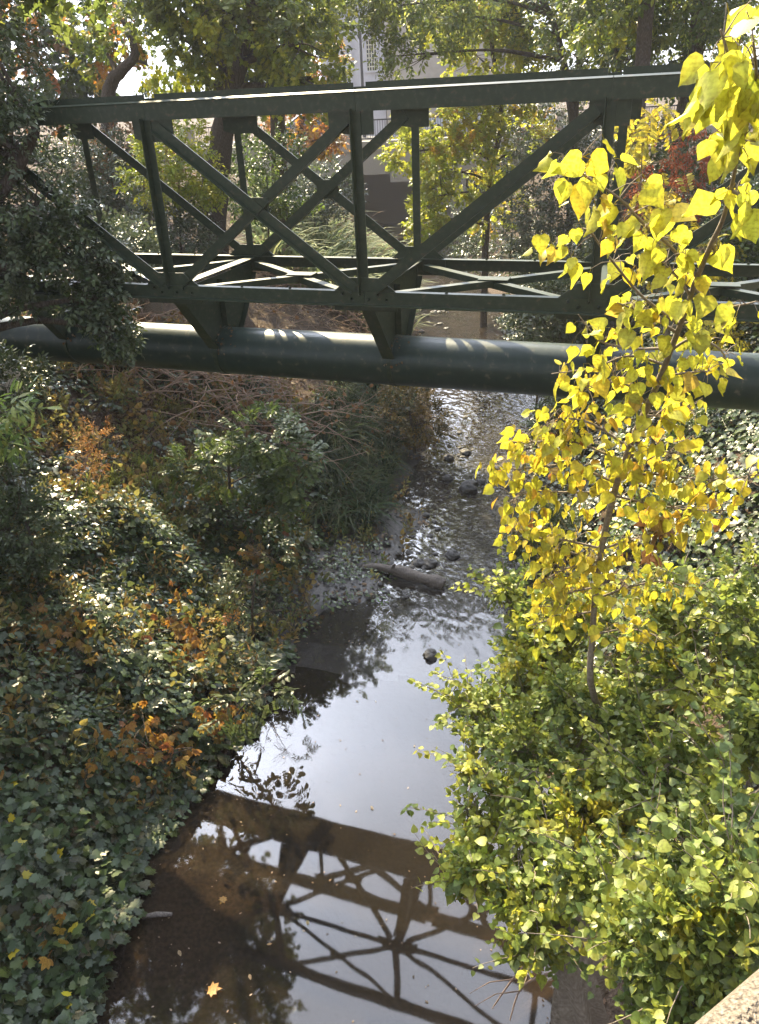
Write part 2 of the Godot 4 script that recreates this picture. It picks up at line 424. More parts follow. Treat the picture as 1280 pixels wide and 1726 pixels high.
func build_land() -> void:
	var xs := axis_steps([[-300, -40, 40], [-40, -14, 1.3], [-14, -5, 0.3], [-5, 7, 0.14], [7, 14, 0.35], [14, 40, 1.3], [40, 300, 40]])
	var zs := axis_steps([[60, 8, 8], [8, -2, 0.5], [-2, -20, 0.14], [-20, -50, 0.35], [-50, -70, 1.5], [-70, -350, 40]])
	var mb := MB.new()
	var bedm := MB.new()
	var hs := PackedVector3Array(); var ns := PackedVector3Array()
	for z in zs:
		for x in xs:
			hs.append(on_ground(x, z)); ns.append(slope(x, z))
	var nx := xs.size()
	var mudm := MB.new()
	for part_ in 3:
		var b: MB = [mb, bedm, mudm][part_]
		var remap := {}
		for j in zs.size() - 1:
			for i in nx - 1:
				var cx := (xs[i] + xs[i + 1]) * 0.5
				var cz := (zs[j] + zs[j + 1]) * 0.5
				var wet := cx > shore_l(cz) + 0.12 and cx < shore_r(cz) - 0.12
				var which := 1 if wet else 0
				var edge := nz.get_noise_2d(cx * 30.0, cz * 30.0) * 0.35
				if cz < -9.3 + edge and cz > -17.0 and cx > shore_l(cz) - 0.55 + edge and cx < shore_r(cz) + 0.4: which = 2
				if which != part_: continue
				var id := []
				for k in [j * nx + i, j * nx + i + 1, (j + 1) * nx + i + 1, (j + 1) * nx + i]:
					if not remap.has(k):
						b.col = bed_tone(hs[k].x, hs[k].z) if part_ == 1 else Color(1, 1, 1)
						remap[k] = b.vert(hs[k], ns[k])
					id.append(remap[k])
				b.ix.append_array([id[0], id[2], id[1], id[0], id[3], id[2]])
	structure("ground", mb.mesh(), M.soil)
	structure("stream_bed", bedm.mesh(), M.bed)
	structure("mud_bar", mudm.mesh(), M.mud)
	# water: smooth in the pool, broken in the riffle
	var wx := axis_steps([[-4.2, 6.2, 0.045]])
	var wz := axis_steps([[3, -3, 0.3], [-3, -10, 0.1], [-10, -24, 0.045], [-24, -36, 0.09], [-36, -60, 0.25]])
	var wm := MB.new()
	var wn := FastNoiseLite.new(); wn.seed = 8; wn.frequency = 1.0; wn.fractal_octaves = 3
	var wn2 := FastNoiseLite.new(); wn2.seed = 9; wn2.frequency = 0.35; wn2.fractal_octaves = 2
	var wnx := wx.size()
	var hh := PackedFloat32Array()
	for z in wz:
		for x in wx:
			var rif := smoothstep(-9.6, -12.0, z)
			rif = lerpf(rif, 0.8, smoothstep(-18.0, -24.0, z))
			rif *= 0.75 + 0.5 * nz.get_noise_2d(x * 12.0, z * 12.0)
			var side := 1.0 - smoothstep(0.7, 1.9, x - shore_l(z))
			if z > -14.5: rif *= 1.0 - 0.75 * side
			# the current keeps the right of the pool's head ruffled
			rif = maxf(rif, 0.35 * smoothstep(-7.2, -9.6, z) * smoothstep(1.9, 3.0, x - shore_l(z)))
			hh.append(W + (wn.get_noise_2d(x * 2.4, z * 1.8) * 0.010 + wn.get_noise_2d(x * 5.5, z * 4.0 + 9.0) * 0.011 + wn.get_noise_2d(x * 10.0 + 40.0, z * 8.0) * 0.005) * rif + wn2.get_noise_2d(x, z) * 0.0012 + wn.get_noise_2d(x * 1.3 + 5.0, z * 1.1) * 0.0005)
	for j in wz.size():
		for i in wnx:
			var a := hh[j * wnx + maxi(i - 1, 0)]; var b := hh[j * wnx + mini(i + 1, wnx - 1)]
			var c := hh[maxi(j - 1, 0) * wnx + i]; var d := hh[mini(j + 1, wz.size() - 1) * wnx + i]
			var dx: float = wx[mini(i + 1, wnx - 1)] - wx[maxi(i - 1, 0)]
			var dz: float = wz[maxi(j - 1, 0)] - wz[mini(j + 1, wz.size() - 1)]
			wm.vert(Vector3(wx[i], hh[j * wnx + i], wz[j]), Vector3((a - b) / dx, 1.0, (d - c) / dz).normalized())
	for j in wz.size() - 1:
		var zc := (wz[j] + wz[j + 1]) * 0.5
		var l := shore_l(zc) - 0.4; var r := shore_r(zc) + 0.4
		for i in wnx - 1:
			if wx[i] < l or wx[i] > r: continue
			var a := j * wnx + i
			wm.ix.append_array([a, a + wnx, a + 1, a + 1, a + wnx, a + wnx + 1])
	var m := flat_mat("water", Color(lin(0.016, 0.013, 0.009), 0.5), 0.03)
	m.transparency = BaseMaterial3D.TRANSPARENCY_ALPHA
	structure("creek_water", wm.mesh(), m)

# ---------------------------------------------------------------- truss and pipe
const TA := 0.35797
const S0 := -2.065
const PANEL := 2.387
const HALF := 0.9615
const Y_TOP := -0.042
const Y_BOT := -1.754
const PIPE_Y := -2.805
const PIPE_R := 0.305
var TD := Vector3(cos(TA), 0, sin(TA))
var TN := Vector3(-sin(TA), 0, cos(TA))
var TO := Vector3(0, 0, -9.462)
func tp(s: float, n: float, y: float) -> Vector3: return TO + TD * s + TN * n + Vector3.UP * y
func angle(w: float, h: float, t: float, flip_ := false) -> PackedVector2Array:   # an L: leg w along x at the bottom, leg h up
	var p := PackedVector2Array([Vector2(0, 0), Vector2(w, 0), Vector2(w, t), Vector2(t, t), Vector2(t, h), Vector2(0, h)])
	if flip_:
		var q := PackedVector2Array()
		for i in range(p.size() - 1, -1, -1): q.append(Vector2(-p[i].x, p[i].y))
		return q
	return p
func bolt(parent: Node, at: Vector3, dir: Vector3, mesh: Mesh) -> void:
	var o := part(parent, "bolt", mesh, M.steel)
	o.transform = facing(dir, Vector3(0.2, 0.3, 0.9), 1.0, at)
func build_truss() -> void:
	var base := tp(-0.87, 0, Y_BOT - 0.2)
	var t := thing("pipe_bridge", base, "dark green riveted steel truss bridge carrying the pipe across the creek", "truss bridge")
	var off := -base
	var mk := func(called: String, mb: MB, parent: Node = t):
		for i in mb.v.size(): mb.v[i] += off
		return part(parent, called, mb.mesh(), M.steel)
	var bm := MB.new()
	bm.tube(PackedVector3Array([Vector3.ZERO, Vector3(0, 0.012, 0), Vector3(0, 0.02, 0)]), PackedFloat32Array([0.017, 0.016, 0.007]), 6)
	var bolt_mesh := bm.mesh()
	var k0 := -2; var k1 := 3
	for side in [1.0, -1.0]:
		var n0: float = HALF * side
		# chords
		var a := S0 + k0 * PANEL; var b := S0 + k1 * PANEL
		for k in range(k0, k1):
			var s := S0 + k * PANEL
			# top chord: a channel, web outwards, flanges inwards
			var web := MB.new()
			web.box(Transform3D(Basis(TD, Vector3.UP, TN), tp(s + PANEL / 2, n0 + side * 0.03, Y_TOP + 0.082)), Vector3(PANEL - 0.004, 0.17, 0.014))
			var tilt := Basis(TD, Vector3.UP, TN).rotated(TD, side * 0.5)
			web.box(Transform3D(tilt, tp(s + PANEL / 2, n0 + side * 0.028, Y_TOP + 0.172)), Vector3(PANEL - 0.006, 0.01, 0.034))  # sloped lip added to catch the sun as a bright edge line
			web.box(Transform3D(Basis(TD, Vector3.UP, TN), tp(s + PANEL / 2, n0 - side * 0.03, Y_TOP + 0.163)), Vector3(PANEL - 0.004, 0.014, 0.12))
			web.box(Transform3D(Basis(TD, Vector3.UP, TN), tp(s + PANEL / 2, n0 - side * 0.03, Y_TOP + 0.004)), Vector3(PANEL - 0.004, 0.014, 0.12))
			var top: Node = mk.call("top_chord", web)
			var up := MB.new()
			up.sweep(tp(s + 0.07, n0 - side * 0.085, Y_TOP + 0.1705), tp(s + PANEL - 0.06, n0 - side * 0.085, Y_TOP + 0.1705), Vector3.UP, angle(0.07, 0.075, 0.012, side < 0))
			mk.call("top_rail", up, top)
			for q in 3:
				bolt(top, off + tp(s + PANEL * (q + 0.5) / 3.0, n0 - side * 0.0, Y_TOP + 0.17), Vector3.UP, bolt_mesh)
			var bot := MB.new()
			bot.box(Transform3D(Basis(TD, Vector3.UP, TN), tp(s + PANEL / 2, n0 + side * 0.04, Y_BOT - 0.075)), Vector3(PANEL - 0.004, 0.145, 0.012))
			bot.box(Transform3D(Basis(TD, Vector3.UP, TN), tp(s + PANEL / 2, n0 + side * 0.082, Y_BOT - 0.142)), Vector3(PANEL - 0.004, 0.012, 0.072))
			bot.box(Transform3D(Basis(TD, Vector3.UP, TN), tp(s + PANEL / 2, n0 - side * 0.004, Y_BOT - 0.009)), Vector3(PANEL - 0.004, 0.012, 0.076))
			var bc: Node = mk.call("bottom_chord", bot)
			for q in 4:
				bolt(bc, off + tp(s + PANEL * (q + 0.5) / 4.0, n0 + side * 0.005, Y_BOT - 0.003), Vector3.UP, bolt_mesh)
		for k in range(k0, k1 + 1):
			var s := S0 + k * PANEL
			# post: two angles back to back
			var post := MB.new()
			post.sweep(tp(s - 0.052, n0 + side * 0.012, Y_BOT - 0.02), tp(s - 0.052, n0 + side * 0.012, Y_TOP + 0.02), TN * side, angle(0.095, 0.085, 0.011, side > 0) if true else PackedVector2Array())
			mk.call("post", post)
			# gussets at top and bottom
			var g := MB.new()
			var lean := -1.0 if k <= 0 else 1.0
			g.plate(tp(s, n0 + side * 0.008, Y_TOP + 0.0), TD, Vector3.UP, PackedVector2Array([Vector2(-0.3 if k == 1 else -0.19, 0.0), Vector2(-0.3 if k == 1 else -0.19, -0.17), Vector2(-0.05, -0.21), Vector2(0.3 if k == 0 else 0.17, -0.21), Vector2(0.3 if k == 0 else 0.17, 0.0)]), 0.012)
			mk.call("gusset_plate", g)
			g = MB.new()
			g.plate(tp(s, n0 + side * 0.026, Y_BOT - 0.05), TD, Vector3.UP, PackedVector2Array([Vector2(-0.36, -0.16), Vector2(0.36, -0.16), Vector2(0.36, 0.04), Vector2(0.17, 0.19), Vector2(-0.17, 0.19), Vector2(-0.36, 0.04)]), 0.012)
			mk.call("gusset_plate", g)
			for q in 6:
				bolt(t, off + tp(s - 0.25 + 0.1 * q, n0 + side * 0.047, Y_BOT - 0.03 - 0.05 * (q % 2)), TN * side, bolt_mesh)
		# diagonals
		var dg := [[-2, 1, -1, 0], [-1, 1, 0, 0], [0, 1, 1, 0], [1, 1, 0, 0], [2, 1, 1, 0], [3, 1, 2, 0]]
		for q in dg.size():
			var d: Array = dg[q]
			var lay := 0.03 if q != 3 else -0.012
			var A := tp(S0 + d[0] * PANEL + (0.11 if d[2] > d[0] else -0.11), n0 + side * lay, Y_TOP - 0.07)
			var B := tp(S0 + d[2] * PANEL + (-0.11 if d[2] > d[0] else 0.11), n0 + side * lay, Y_BOT + 0.02)
			if A.dot(TD) > B.dot(TD):
				var h := A; A = B; B = h
			var dm := MB.new()
			var f := (B - A).normalized()
			var across := f.cross(TN * side).normalized()
			if across.y > 0: across = -across
			# leg in the plane of the truss, lip at the lower edge towards the outside
			var p0 := A + across * 0.055; var p1 := B + across * 0.055
			dm.sweep(p0, p1, -across, angle(0.075, 0.115, 0.012, (-across).cross(f).dot(TN * side) < 0))
			var dn: Node = mk.call("diagonal_brace", dm)
			if q in [2]:
				var g2 := MB.new()
				g2.plate((A + B) * 0.5 + TN * side * -0.008, TD, Vector3.UP, PackedVector2Array([Vector2(-0.15, -0.11), Vector2(0.15, -0.11), Vector2(0.15, 0.11), Vector2(-0.15, 0.11)]), 0.01)
				mk.call("splice_plate", g2, dn)
	# wind bracing in the floor plane, cross beams, hangers
	for k in range(k0, k1 + 1):
		var s := S0 + k * PANEL
		var hang := MB.new()
		hang.plate(tp(s, 0, Y_BOT - 0.08), TN, Vector3.UP, PackedVector2Array([Vector2(-0.92, 0.0), Vector2(-0.92, -0.13), Vector2(-0.3, -0.86), Vector2(0.3, -0.86), Vector2(0.92, -0.13), Vector2(0.92, 0.0)]), 0.014)
		var hg: Node = mk.call("hanger_plate", hang)
		for e in [-1.0, 1.0]:
			var rim := MB.new()
			rim.sweep(tp(s, e * 0.925, Y_BOT - 0.21), tp(s, e * 0.305, Y_BOT - 0.94), TD, PackedVector2Array([Vector2(-0.007, -0.075), Vector2(0.007, -0.075), Vector2(0.007, 0.075), Vector2(-0.007, 0.075)]))
			mk.call("flange", rim, hg)
			var st := MB.new()
			st.box(Transform3D(Basis(TD, Vector3.UP, TN), tp(s + 0.045, e * 0.02, Y_BOT - 0.42)), Vector3(0.075, 0.6, 0.012))
			if e > 0: mk.call("stiffener", st, hg)
		var cb := MB.new()
		cb.sweep(tp(s, -HALF + 0.035, Y_BOT - 0.03), tp(s, HALF - 0.035, Y_BOT - 0.03), Vector3.UP, PackedVector2Array([Vector2(-0.075, 0), Vector2(0.075, 0), Vector2(0.075, 0.012), Vector2(-0.075, 0.012)]))
		mk.call("cross_beam", cb)
		var strap := MB.new()
		var ring := PackedVector3Array()
		for i in 33:
			var an := TAU * i / 32.0
			ring.append(tp(s, sin(an) * (PIPE_R + 0.012), PIPE_Y + cos(an) * (PIPE_R + 0.012)))
		for i in 32:
			for wq in [-0.028]:
				var w: float = wq
				var o1 := (ring[i] - tp(s, 0, PIPE_Y)).normalized(); var o2 := (ring[i + 1] - tp(s, 0, PIPE_Y)).normalized()
				var A := ring[i] + TD * w; var B := ring[i + 1] + TD * w; var C := ring[i + 1] - TD * w; var D := ring[i] - TD * w
				strap.quad(A, D, C, B)
				strap.quad(A - o1 * 0.02, A, B, B - o2 * 0.02)
				strap.quad(D, D - o1 * 0.02, C - o2 * 0.02, C)
		mk.call("pipe_strap", strap)
		if k < k1:
			for e in [-1.0, 1.0]:
				var lb := MB.new()
				var y := Y_BOT - 0.045 - (0.014 if e > 0 else 0.0)
				lb.sweep(tp(s + 0.13, -e * (HALF - 0.07), y), tp(s + PANEL - 0.13, e * (HALF - 0.07), y), Vector3.UP, PackedVector2Array([Vector2(-0.05, 0), Vector2(-0.05, -0.075), Vector2(-0.04, -0.075), Vector2(-0.04, -0.01), Vector2(0.05, -0.01), Vector2(0.05, 0)]))
				mk.call("lateral_brace", lb)
			var pl := MB.new()
			pl.plate(tp(s + PANEL / 2, 0, Y_BOT - 0.036), TD, TN, PackedVector2Array([Vector2(-0.17, -0.1), Vector2(0.17, -0.1), Vector2(0.17, 0.1), Vector2(-0.17, 0.1)]), 0.012)
			mk.call("bracing_plate", pl)
	# the pipe hangs from it
	var pr := thing("pipe", tp(0, 0, PIPE_Y), "thick dark green steel pipe hung below the truss bridge", "pipe")
	var cuts := [-11.0, -8.9, -5.9, -3.35, -1.25, 1.25, 3.9, 6.5, 9.5]
	for i in cuts.size() - 1:
		var mb := MB.new()
		mb.tube(PackedVector3Array([TD * (cuts[i] + 0.004), TD * (cuts[i + 1] - 0.004)]), taper(2, PIPE_R, PIPE_R), 72)
		var sec := part(pr, "pipe_section", mb.mesh(), M.pipe)
		if i:
			var w := MB.new()
			w.tube(PackedVector3Array([TD * (cuts[i] - 0.009), TD * (cuts[i] - 0.004), TD * (cuts[i] + 0.004), TD * (cuts[i] + 0.009)]), PackedFloat32Array([PIPE_R - 0.002, PIPE_R + 0.003, PIPE_R + 0.003, PIPE_R - 0.002]), 72)
			part(sec, "weld_seam", w.mesh(), M.pipe)
	# abutments where the ends rest
	for e in [0, 1]:
		var s: float = (S0 + k0 * PANEL - 0.25) if e == 0 else (S0 + k1 * PANEL + 0.25)
		var ab := MB.new()
		ab.box(Transform3D(Basis(TD, Vector3.UP, TN), Vector3(0, -1.1, 0)), Vector3(0.8, 2.2, 2.3))
		var q := tp(s, 0, Y_BOT - 0.16)
		solo("abutment", ab.mesh(), M.concrete, q, ["grey concrete abutment under the left end of the truss", "grey concrete abutment under the right end of the truss"][e], "abutment")

# ---------------------------------------------------------------- plants
# a woody plant: trunk path, crown of ellipsoids [centre, radii, sprigs]
func tree(called: String, label: String, category: String, group: String, path: PackedVector3Array, r0: float, r1: float, blobs: Array, meshes: Array, mat: Material, pal: Array, size: float, bark: Material, o := {}) -> Node3D:
	var base := path[0]
	var t := thing(called, base, label, category, group)
	var local := PackedVector3Array()
	for p in path: local.append(p - base)
	var sm := smooth_path(local, 5)
	var tr := MB.new()
	tr.tube(sm, taper(sm.size(), r0, r1), o.get("sides", 9), o.get("rough", 0.07), rng.randi() % 50)
	part(t, "trunk", tr.mesh(), bark)
	var xs := []; var cs := []
	for m in meshes: xs.append([]); cs.append([])
	var tw := MB.new()
	for b in blobs:
		var c: Vector3 = b[0] - base
		var rad: Vector3 = b[1]
		# limb from the trunk
		var best := 0; var bd := 1e9
		for i in sm.size():
			var d := sm[i].distance_to(c) + maxf(0.0, sm[i].y - c.y + rad.y * 0.3) * 2.0
			if d < bd: bd = d; best = i
		var from := sm[best]
		var mid := from.lerp(c, 0.5) + rv(bd * 0.09) + Vector3.UP * bd * 0.06
		var rl := clampf(lerpf(r0, r1, float(best) / sm.size()) * 0.62, 0.006, 0.5)
		if bd > 0.15 and not o.get("no_limb", false):
			var lp := smooth_path(PackedVector3Array([from, mid, c]), 5)
			var lm := MB.new()
			lm.tube(lp, taper(lp.size(), rl, rl * 0.25), 6, 0.06, rng.randi() % 50)
			part(t, "limb", lm.mesh(), bark)
		for i in o.get("twigs", 5):
			var dir := rv().normalized()
			var e := c + Vector3(dir.x * rad.x, dir.y * rad.y, dir.z * rad.z) * rr(0.6, 0.95)
			var f := c.lerp(mid, rr(0.0, 0.4))
			var tp_ := smooth_path(PackedVector3Array([f, f.lerp(e, 0.5) + rv(rad.length() * 0.07), e]), 3)
			tw.tube(tp_, taper(tp_.size(), maxf(rl * 0.22, 0.004), maxf(rl * 0.05, 0.002)), 4)
		var seedv := rr(0, 900)
		var gap: float = o.get("gap", -0.12)
		for i in int(b[2] * o.get("thin", 0.72)):
			var dir := Vector3(rng.randfn(), rng.randfn(), rng.randfn()).normalized()
			var rad_ := lerpf(o.get("hollow", 0.45), 1.0, sqrt(rng.randf()))
			var p := c + Vector3(dir.x * rad.x, dir.y * rad.y, dir.z * rad.z) * rad_
			if nf.get_noise_3d((p.x + seedv) * o.get("grain", 1.0), p.y * o.get("grain", 1.0), p.z * o.get("grain", 1.0)) < gap: continue
			var wd: Vector3 = (dir + rv(0.7) + Vector3.UP * o.get("lift", 0.0)).normalized()
			var k := rng.randi() % meshes.size()
			var pl: Array = pal
			if o.has("pal2") and nf.get_noise_3d(p.x * 0.6 + 300.0, p.y * 0.6, p.z * 0.6 + seedv) > o.get("pal2_at", 0.15): pl = o.pal2
			xs[k].append(facing(wd, Vector3.UP + rv(o.get("loose", 0.55)), size * rr(0.7, 1.25), p)); cs[k].append(pick(pl))
	if tw.v.size(): part(t, "twigs", tw.mesh(), bark).set_meta("kind", "stuff")
	for k in meshes.size():
		many(t, "crown", meshes[k], mat, xs[k], cs[k])
	return t

func build_sky_and_eye() -> void:
	var cam := Camera3D.new()
	cam.name = "camera"; cam.fov = 67.04; cam.near = 0.05; cam.far = 900.0
	cam.transform = Transform3D(Basis(eye_r, eye_u, -eye_f), Vector3.ZERO)
	add_child(cam); cam.current = true
	var az := deg_to_rad(17.0); var el := deg_to_rad(38.0)
	var to_sun := Vector3(-sin(az) * cos(el), sin(el), -cos(az) * cos(el))
	var sun := DirectionalLight3D.new()
	sun.name = "sun"; sun.light_energy = 1.6; sun.light_angular_distance = 0.55; sun.light_color = Color(1.0, 0.92, 0.74); sun.shadow_enabled = true
	sun.basis = Basis.looking_at(-to_sun, Vector3.UP)
	add_child(sun)
	# the sky: pale at the horizon, blue above, thin high haze that glares round the sun
	var im := Image.create(512, 256, false, Image.FORMAT_RGBF)
	var cl := FastNoiseLite.new(); cl.seed = 3; cl.frequency = 1.6; cl.fractal_octaves = 4
	for j in 256:
		var up := PI * (0.5 - (j + 0.5) / 256.0)
		for i in 512:
			var ph := TAU * (i + 0.5) / 512.0
			var d := Vector3(sin(ph) * cos(up), sin(up), -cos(ph) * cos(up))
			var h := maxf(d.y, 0.0)
			var c := Color(0.23, 0.24, 0.25).lerp(Color(0.07, 0.095, 0.155), pow(h, 0.55))
			var ang := acos(clampf(d.dot(to_sun), -1.0, 1.0))
			var wisp := 0.5 + 0.5 * clampf(cl.get_noise_3d(d.x * 1.2, d.y * 2.6, d.z * 1.2) * 1.8, -1.0, 1.0)
			var glare := 7.6 * exp(-ang / 0.27) + 0.65 * exp(-ang / 0.7)
			c += Color(0.88, 0.93, 1.07) * (glare * (0.75 + 0.4 * wisp)) + Color(0.06, 0.06, 0.063) * wisp
			im.set_pixel(i, j, c)
	var pano := PanoramaSkyMaterial.new()
	pano.panorama = ImageTexture.create_from_image(im)
	var sky := Sky.new(); sky.sky_material = pano
	var env := Environment.new()
	env.background_mode = Environment.BG_SKY; env.sky = sky
	env.tonemap_mode = Environment.TONE_MAPPER_LINEAR
	env.tonemap_exposure = 3.7
	env.sdfgi_enabled = true; env.ssao_enabled = true; env.ssil_enabled = true
	env.fog_enabled = true; env.fog_density = 0.0008; env.fog_light_color = Color(0.97, 0.97, 1.0)
	var we := WorldEnvironment.new()
	we.name = "environment"; we.environment = env
	add_child(we)

func _ready() -> void:
	rng.seed = 20251
	nz.seed = 4; nz.frequency = 0.09; nz.fractal_octaves = 3
	nf.seed = 21; nf.frequency = 0.55; nf.fractal_octaves = 3
	build_sky_and_eye()
	make_materials()
	build_land()
	build_truss()
	build_far()
	build_trees()
	build_left_bank()
	build_right_bank()
	build_stream_things()
	build_parapet()

# ---------------------------------------------------------------- palettes (linear, real-world)
const GREEN := [Color(0.09, 0.14, 0.03), Color(0.14, 0.20, 0.04), Color(0.06, 0.10, 0.03)]
const LEAFY := [Color(0.20, 0.25, 0.06), Color(0.27, 0.31, 0.07), Color(0.14, 0.19, 0.05)]
const LIME := [Color(0.38, 0.44, 0.05), Color(0.48, 0.47, 0.05), Color(0.27, 0.34, 0.05)]
const YELLOW := [Color(0.68, 0.63, 0.05), Color(0.58, 0.58, 0.05), Color(0.70, 0.56, 0.045)]
const ORANGE := [Color(0.55, 0.24, 0.04), Color(0.52, 0.34, 0.05), Color(0.42, 0.15, 0.04)]
const DARK := [Color(0.085, 0.12, 0.045), Color(0.11, 0.145, 0.055), Color(0.09, 0.115, 0.055)]
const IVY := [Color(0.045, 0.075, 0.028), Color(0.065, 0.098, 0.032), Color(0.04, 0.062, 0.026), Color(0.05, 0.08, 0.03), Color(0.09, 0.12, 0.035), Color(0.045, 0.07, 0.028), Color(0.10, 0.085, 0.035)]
const GREYG := [Color(0.11, 0.14, 0.08), Color(0.15, 0.18, 0.11), Color(0.08, 0.11, 0.06)]
const DRY := [Color(0.26, 0.13, 0.055), Color(0.20, 0.11, 0.05), Color(0.32, 0.19, 0.09)]
const LITTER := [Color(0.21, 0.15, 0.10), Color(0.30, 0.22, 0.15), Color(0.14, 0.10, 0.065), Color(0.40, 0.32, 0.24)]
const BUSH := [Color(0.20, 0.27, 0.06), Color(0.27, 0.33, 0.07), Color(0.13, 0.19, 0.055), Color(0.38, 0.41, 0.07)]
const REED := [Color(0.20, 0.25, 0.10), Color(0.28, 0.30, 0.15), Color(0.12, 0.17, 0.07)]

func B(x: float, y: float, z: float, rx: float, ry: float, n: int, deep := 0.0) -> Array:   # a part of a crown by its place, size and number of sprigs
	var c := spot_z(x, y, z)
	var k := c.length() / 1302.9
	return [c, Vector3(rx * k, ry * k, deep if deep > 0.0 else (rx + ry) * 0.5 * k), n]
func foot(x: float, z: float, lift := 0.0) -> Vector3:      # ground under a sighting's column at range z
	var c := spot_z(x, 400.0, z)
	return Vector3(c.x, ground(c.x, z) + lift - 0.05, z)

func build_far() -> void:
	# the road bridge the creek comes from under
	var zf := -47.5
	var b := thing("road_bridge", Vector3(2.5, W, zf), "concrete road bridge over the creek, behind the trees", "road bridge")
	var bx := func(called: String, c: Vector3, s: Vector3, m: Material, parent: Node = b):
		var mb := MB.new()
		mb.box(Transform3D(Basis(), c - b.position), s)
		return part(parent, called, mb.mesh(), m)
	bx.call("deck", Vector3(0, -2.0, zf - 5.0), Vector3(46, 0.5, 10.6), M.concrete)
	bx.call("girder", Vector3(0, -2.85, zf + 0.05), Vector3(46, 1.2, 0.35), M.concrete)
	bx.call("corbel", Vector3(2.35, -3.0, zf + 0.4), Vector3(1.7, 1.7, 0.5), M.concrete)
	bx.call("culvert_wall", Vector3(-3.2, -5.4, zf - 5.0), Vector3(0.8, 4.4, 10.0), M.concrete)
	bx.call("culvert_wall", Vector3(5.4, -5.4, zf - 5.0), Vector3(0.8, 4.4, 10.0), M.concrete)
	bx.call("back_wall", Vector3(1.0, -5.4, zf - 10.4), Vector3(14, 4.4, 0.6), M.concrete)
	for i in 15:
		var x := -21.0 + i * 2.9
		bx.call("post", Vector3(x, -1.2, zf + 0.1), Vector3(0.42, 1.1, 0.42), M.concrete)
		if i < 14:
			var rl := MB.new()
			for q in [-0.70, -1.62]:
				rl.box(Transform3D(Basis(), Vector3(x + 1.45, q, zf + 0.1) - b.position), Vector3(2.48, 0.07, 0.07))
			for q in 17:
				rl.box(Transform3D(Basis(), Vector3(x + 0.34 + q * 0.139, -1.16, zf + 0.1) - b.position), Vector3(0.025, 0.92, 0.025))
			part(b, "railing", rl.mesh(), M.iron)
	var rd := MB.new()
	rd.box(Transform3D(Basis(), Vector3(0, -1.735, zf - 5.2)), Vector3(46, 0.03, 8.0))
	structure("road", rd.mesh(), M.asphalt)
	# building
	var zb := -66.0
	var q := thing("building", Vector3(3, -2.2, zb), "pale lilac-white building with a tall many-paned window", "building")
	var bb := func(called: String, c: Vector3, s: Vector3, m: Material, parent: Node = q):
		var mb := MB.new()
		mb.box(Transform3D(Basis(), c - q.position), s)
		return part(parent, called, mb.mesh(), m)
	var tl := spot_z(617, 68, zb); var br := spot_z(636, 119, zb)
	var c0 := (tl + br) * 0.5
	var ww := br.x - tl.x; var wh := tl.y - br.y
	# front wall in four pieces round the window opening
	var xl := spot_z(540, 100, zb).x; var xr := spot_z(648, 100, zb).x
	bb.call("wall", Vector3((xl + tl.x) * 0.5, 4.0, zb - 0.3), Vector3(tl.x - xl, 13, 0.6), M.plaster)
	bb.call("wall", Vector3((br.x + xr) * 0.5, 4.0, zb - 0.3), Vector3(xr - br.x, 13, 0.6), M.plaster)
	bb.call("wall", Vector3(c0.x, (br.y - 2.5) * 0.5, zb - 0.3), Vector3(ww, br.y + 2.5, 0.6), M.plaster)
	bb.call("wall", Vector3(c0.x, (tl.y + 10.5) * 0.5, zb - 0.3), Vector3(ww, 10.5 - tl.y, 0.6), M.plaster)
	bb.call("side_wall", Vector3(xr + 5.0, 3.4, zb + 0.6 - 3.5), Vector3(9.9, 11.8, 6.6), M.plaster_beige)
	bb.call("pilaster", Vector3(spot_z(590, 100, zb).x, 4.0, zb + 0.1), Vector3(0.35, 13, 0.2), M.plaster)
	bb.call("parapet_cap", Vector3((xl + xr) * 0.5, 10.7, zb - 0.2), Vector3(xr - xl + 0.4, 0.35, 1.0), M.plaster)
	bb.call("rear_block", Vector3((xl + xr) * 0.5, 4.0, zb - 4.0), Vector3(xr - xl, 12.9, 6.6), M.plaster)
	var win: Node = bb.call("window", Vector3(c0.x, c0.y, zb - 0.25), Vector3(ww - 0.02, wh - 0.02, 0.04), M.far_glass)
	var fr := MB.new()
	for i in 5: fr.box(Transform3D(Basis(), Vector3(tl.x + ww * i / 4.0, c0.y, zb - 0.19) - q.position), Vector3(0.07, wh, 0.07))
	for i in 8: fr.box(Transform3D(Basis(), Vector3(c0.x, br.y + wh * i / 7.0, zb - 0.185) - q.position), Vector3(ww, 0.07, 0.07))
	part(win, "muntins", fr.mesh(), M.cream)
	bb.call("sill", Vector3(c0.x, br.y - 0.06, zb + 0.05), Vector3(ww + 0.2, 0.1, 0.2), M.plaster, win)
	# street lamp
	var zl := -52.5
	var lp := spot_z(612, 160, zl)
	var l := thing("street_lamp", Vector3(lp.x, -1.75, zl), "slim dark street lamp with a curved arm before the building", "street lamp")
	var pm := MB.new()
	var h := spot_z(608, 52, zl).y + 1.75
	pm.tube(PackedVector3Array([Vector3(0, 0, 0), Vector3(0, h * 0.5, 0), Vector3(0, h, 0)]), PackedFloat32Array([0.11, 0.09, 0.07]), 8)
	part(l, "pole", pm.mesh(), M.iron)
	pm = MB.new()
	var ap := smooth_path(PackedVector3Array([Vector3(0, h - 0.5, 0), Vector3(-0.25, h - 0.1, 0), Vector3(-0.75, h + 0.15, 0), Vector3(-1.25, h + 0.25, 0)]), 4)
	pm.tube(ap, taper(ap.size(), 0.05, 0.035), 6)
	part(l, "arm", pm.mesh(), M.iron)
	pm = MB.new()
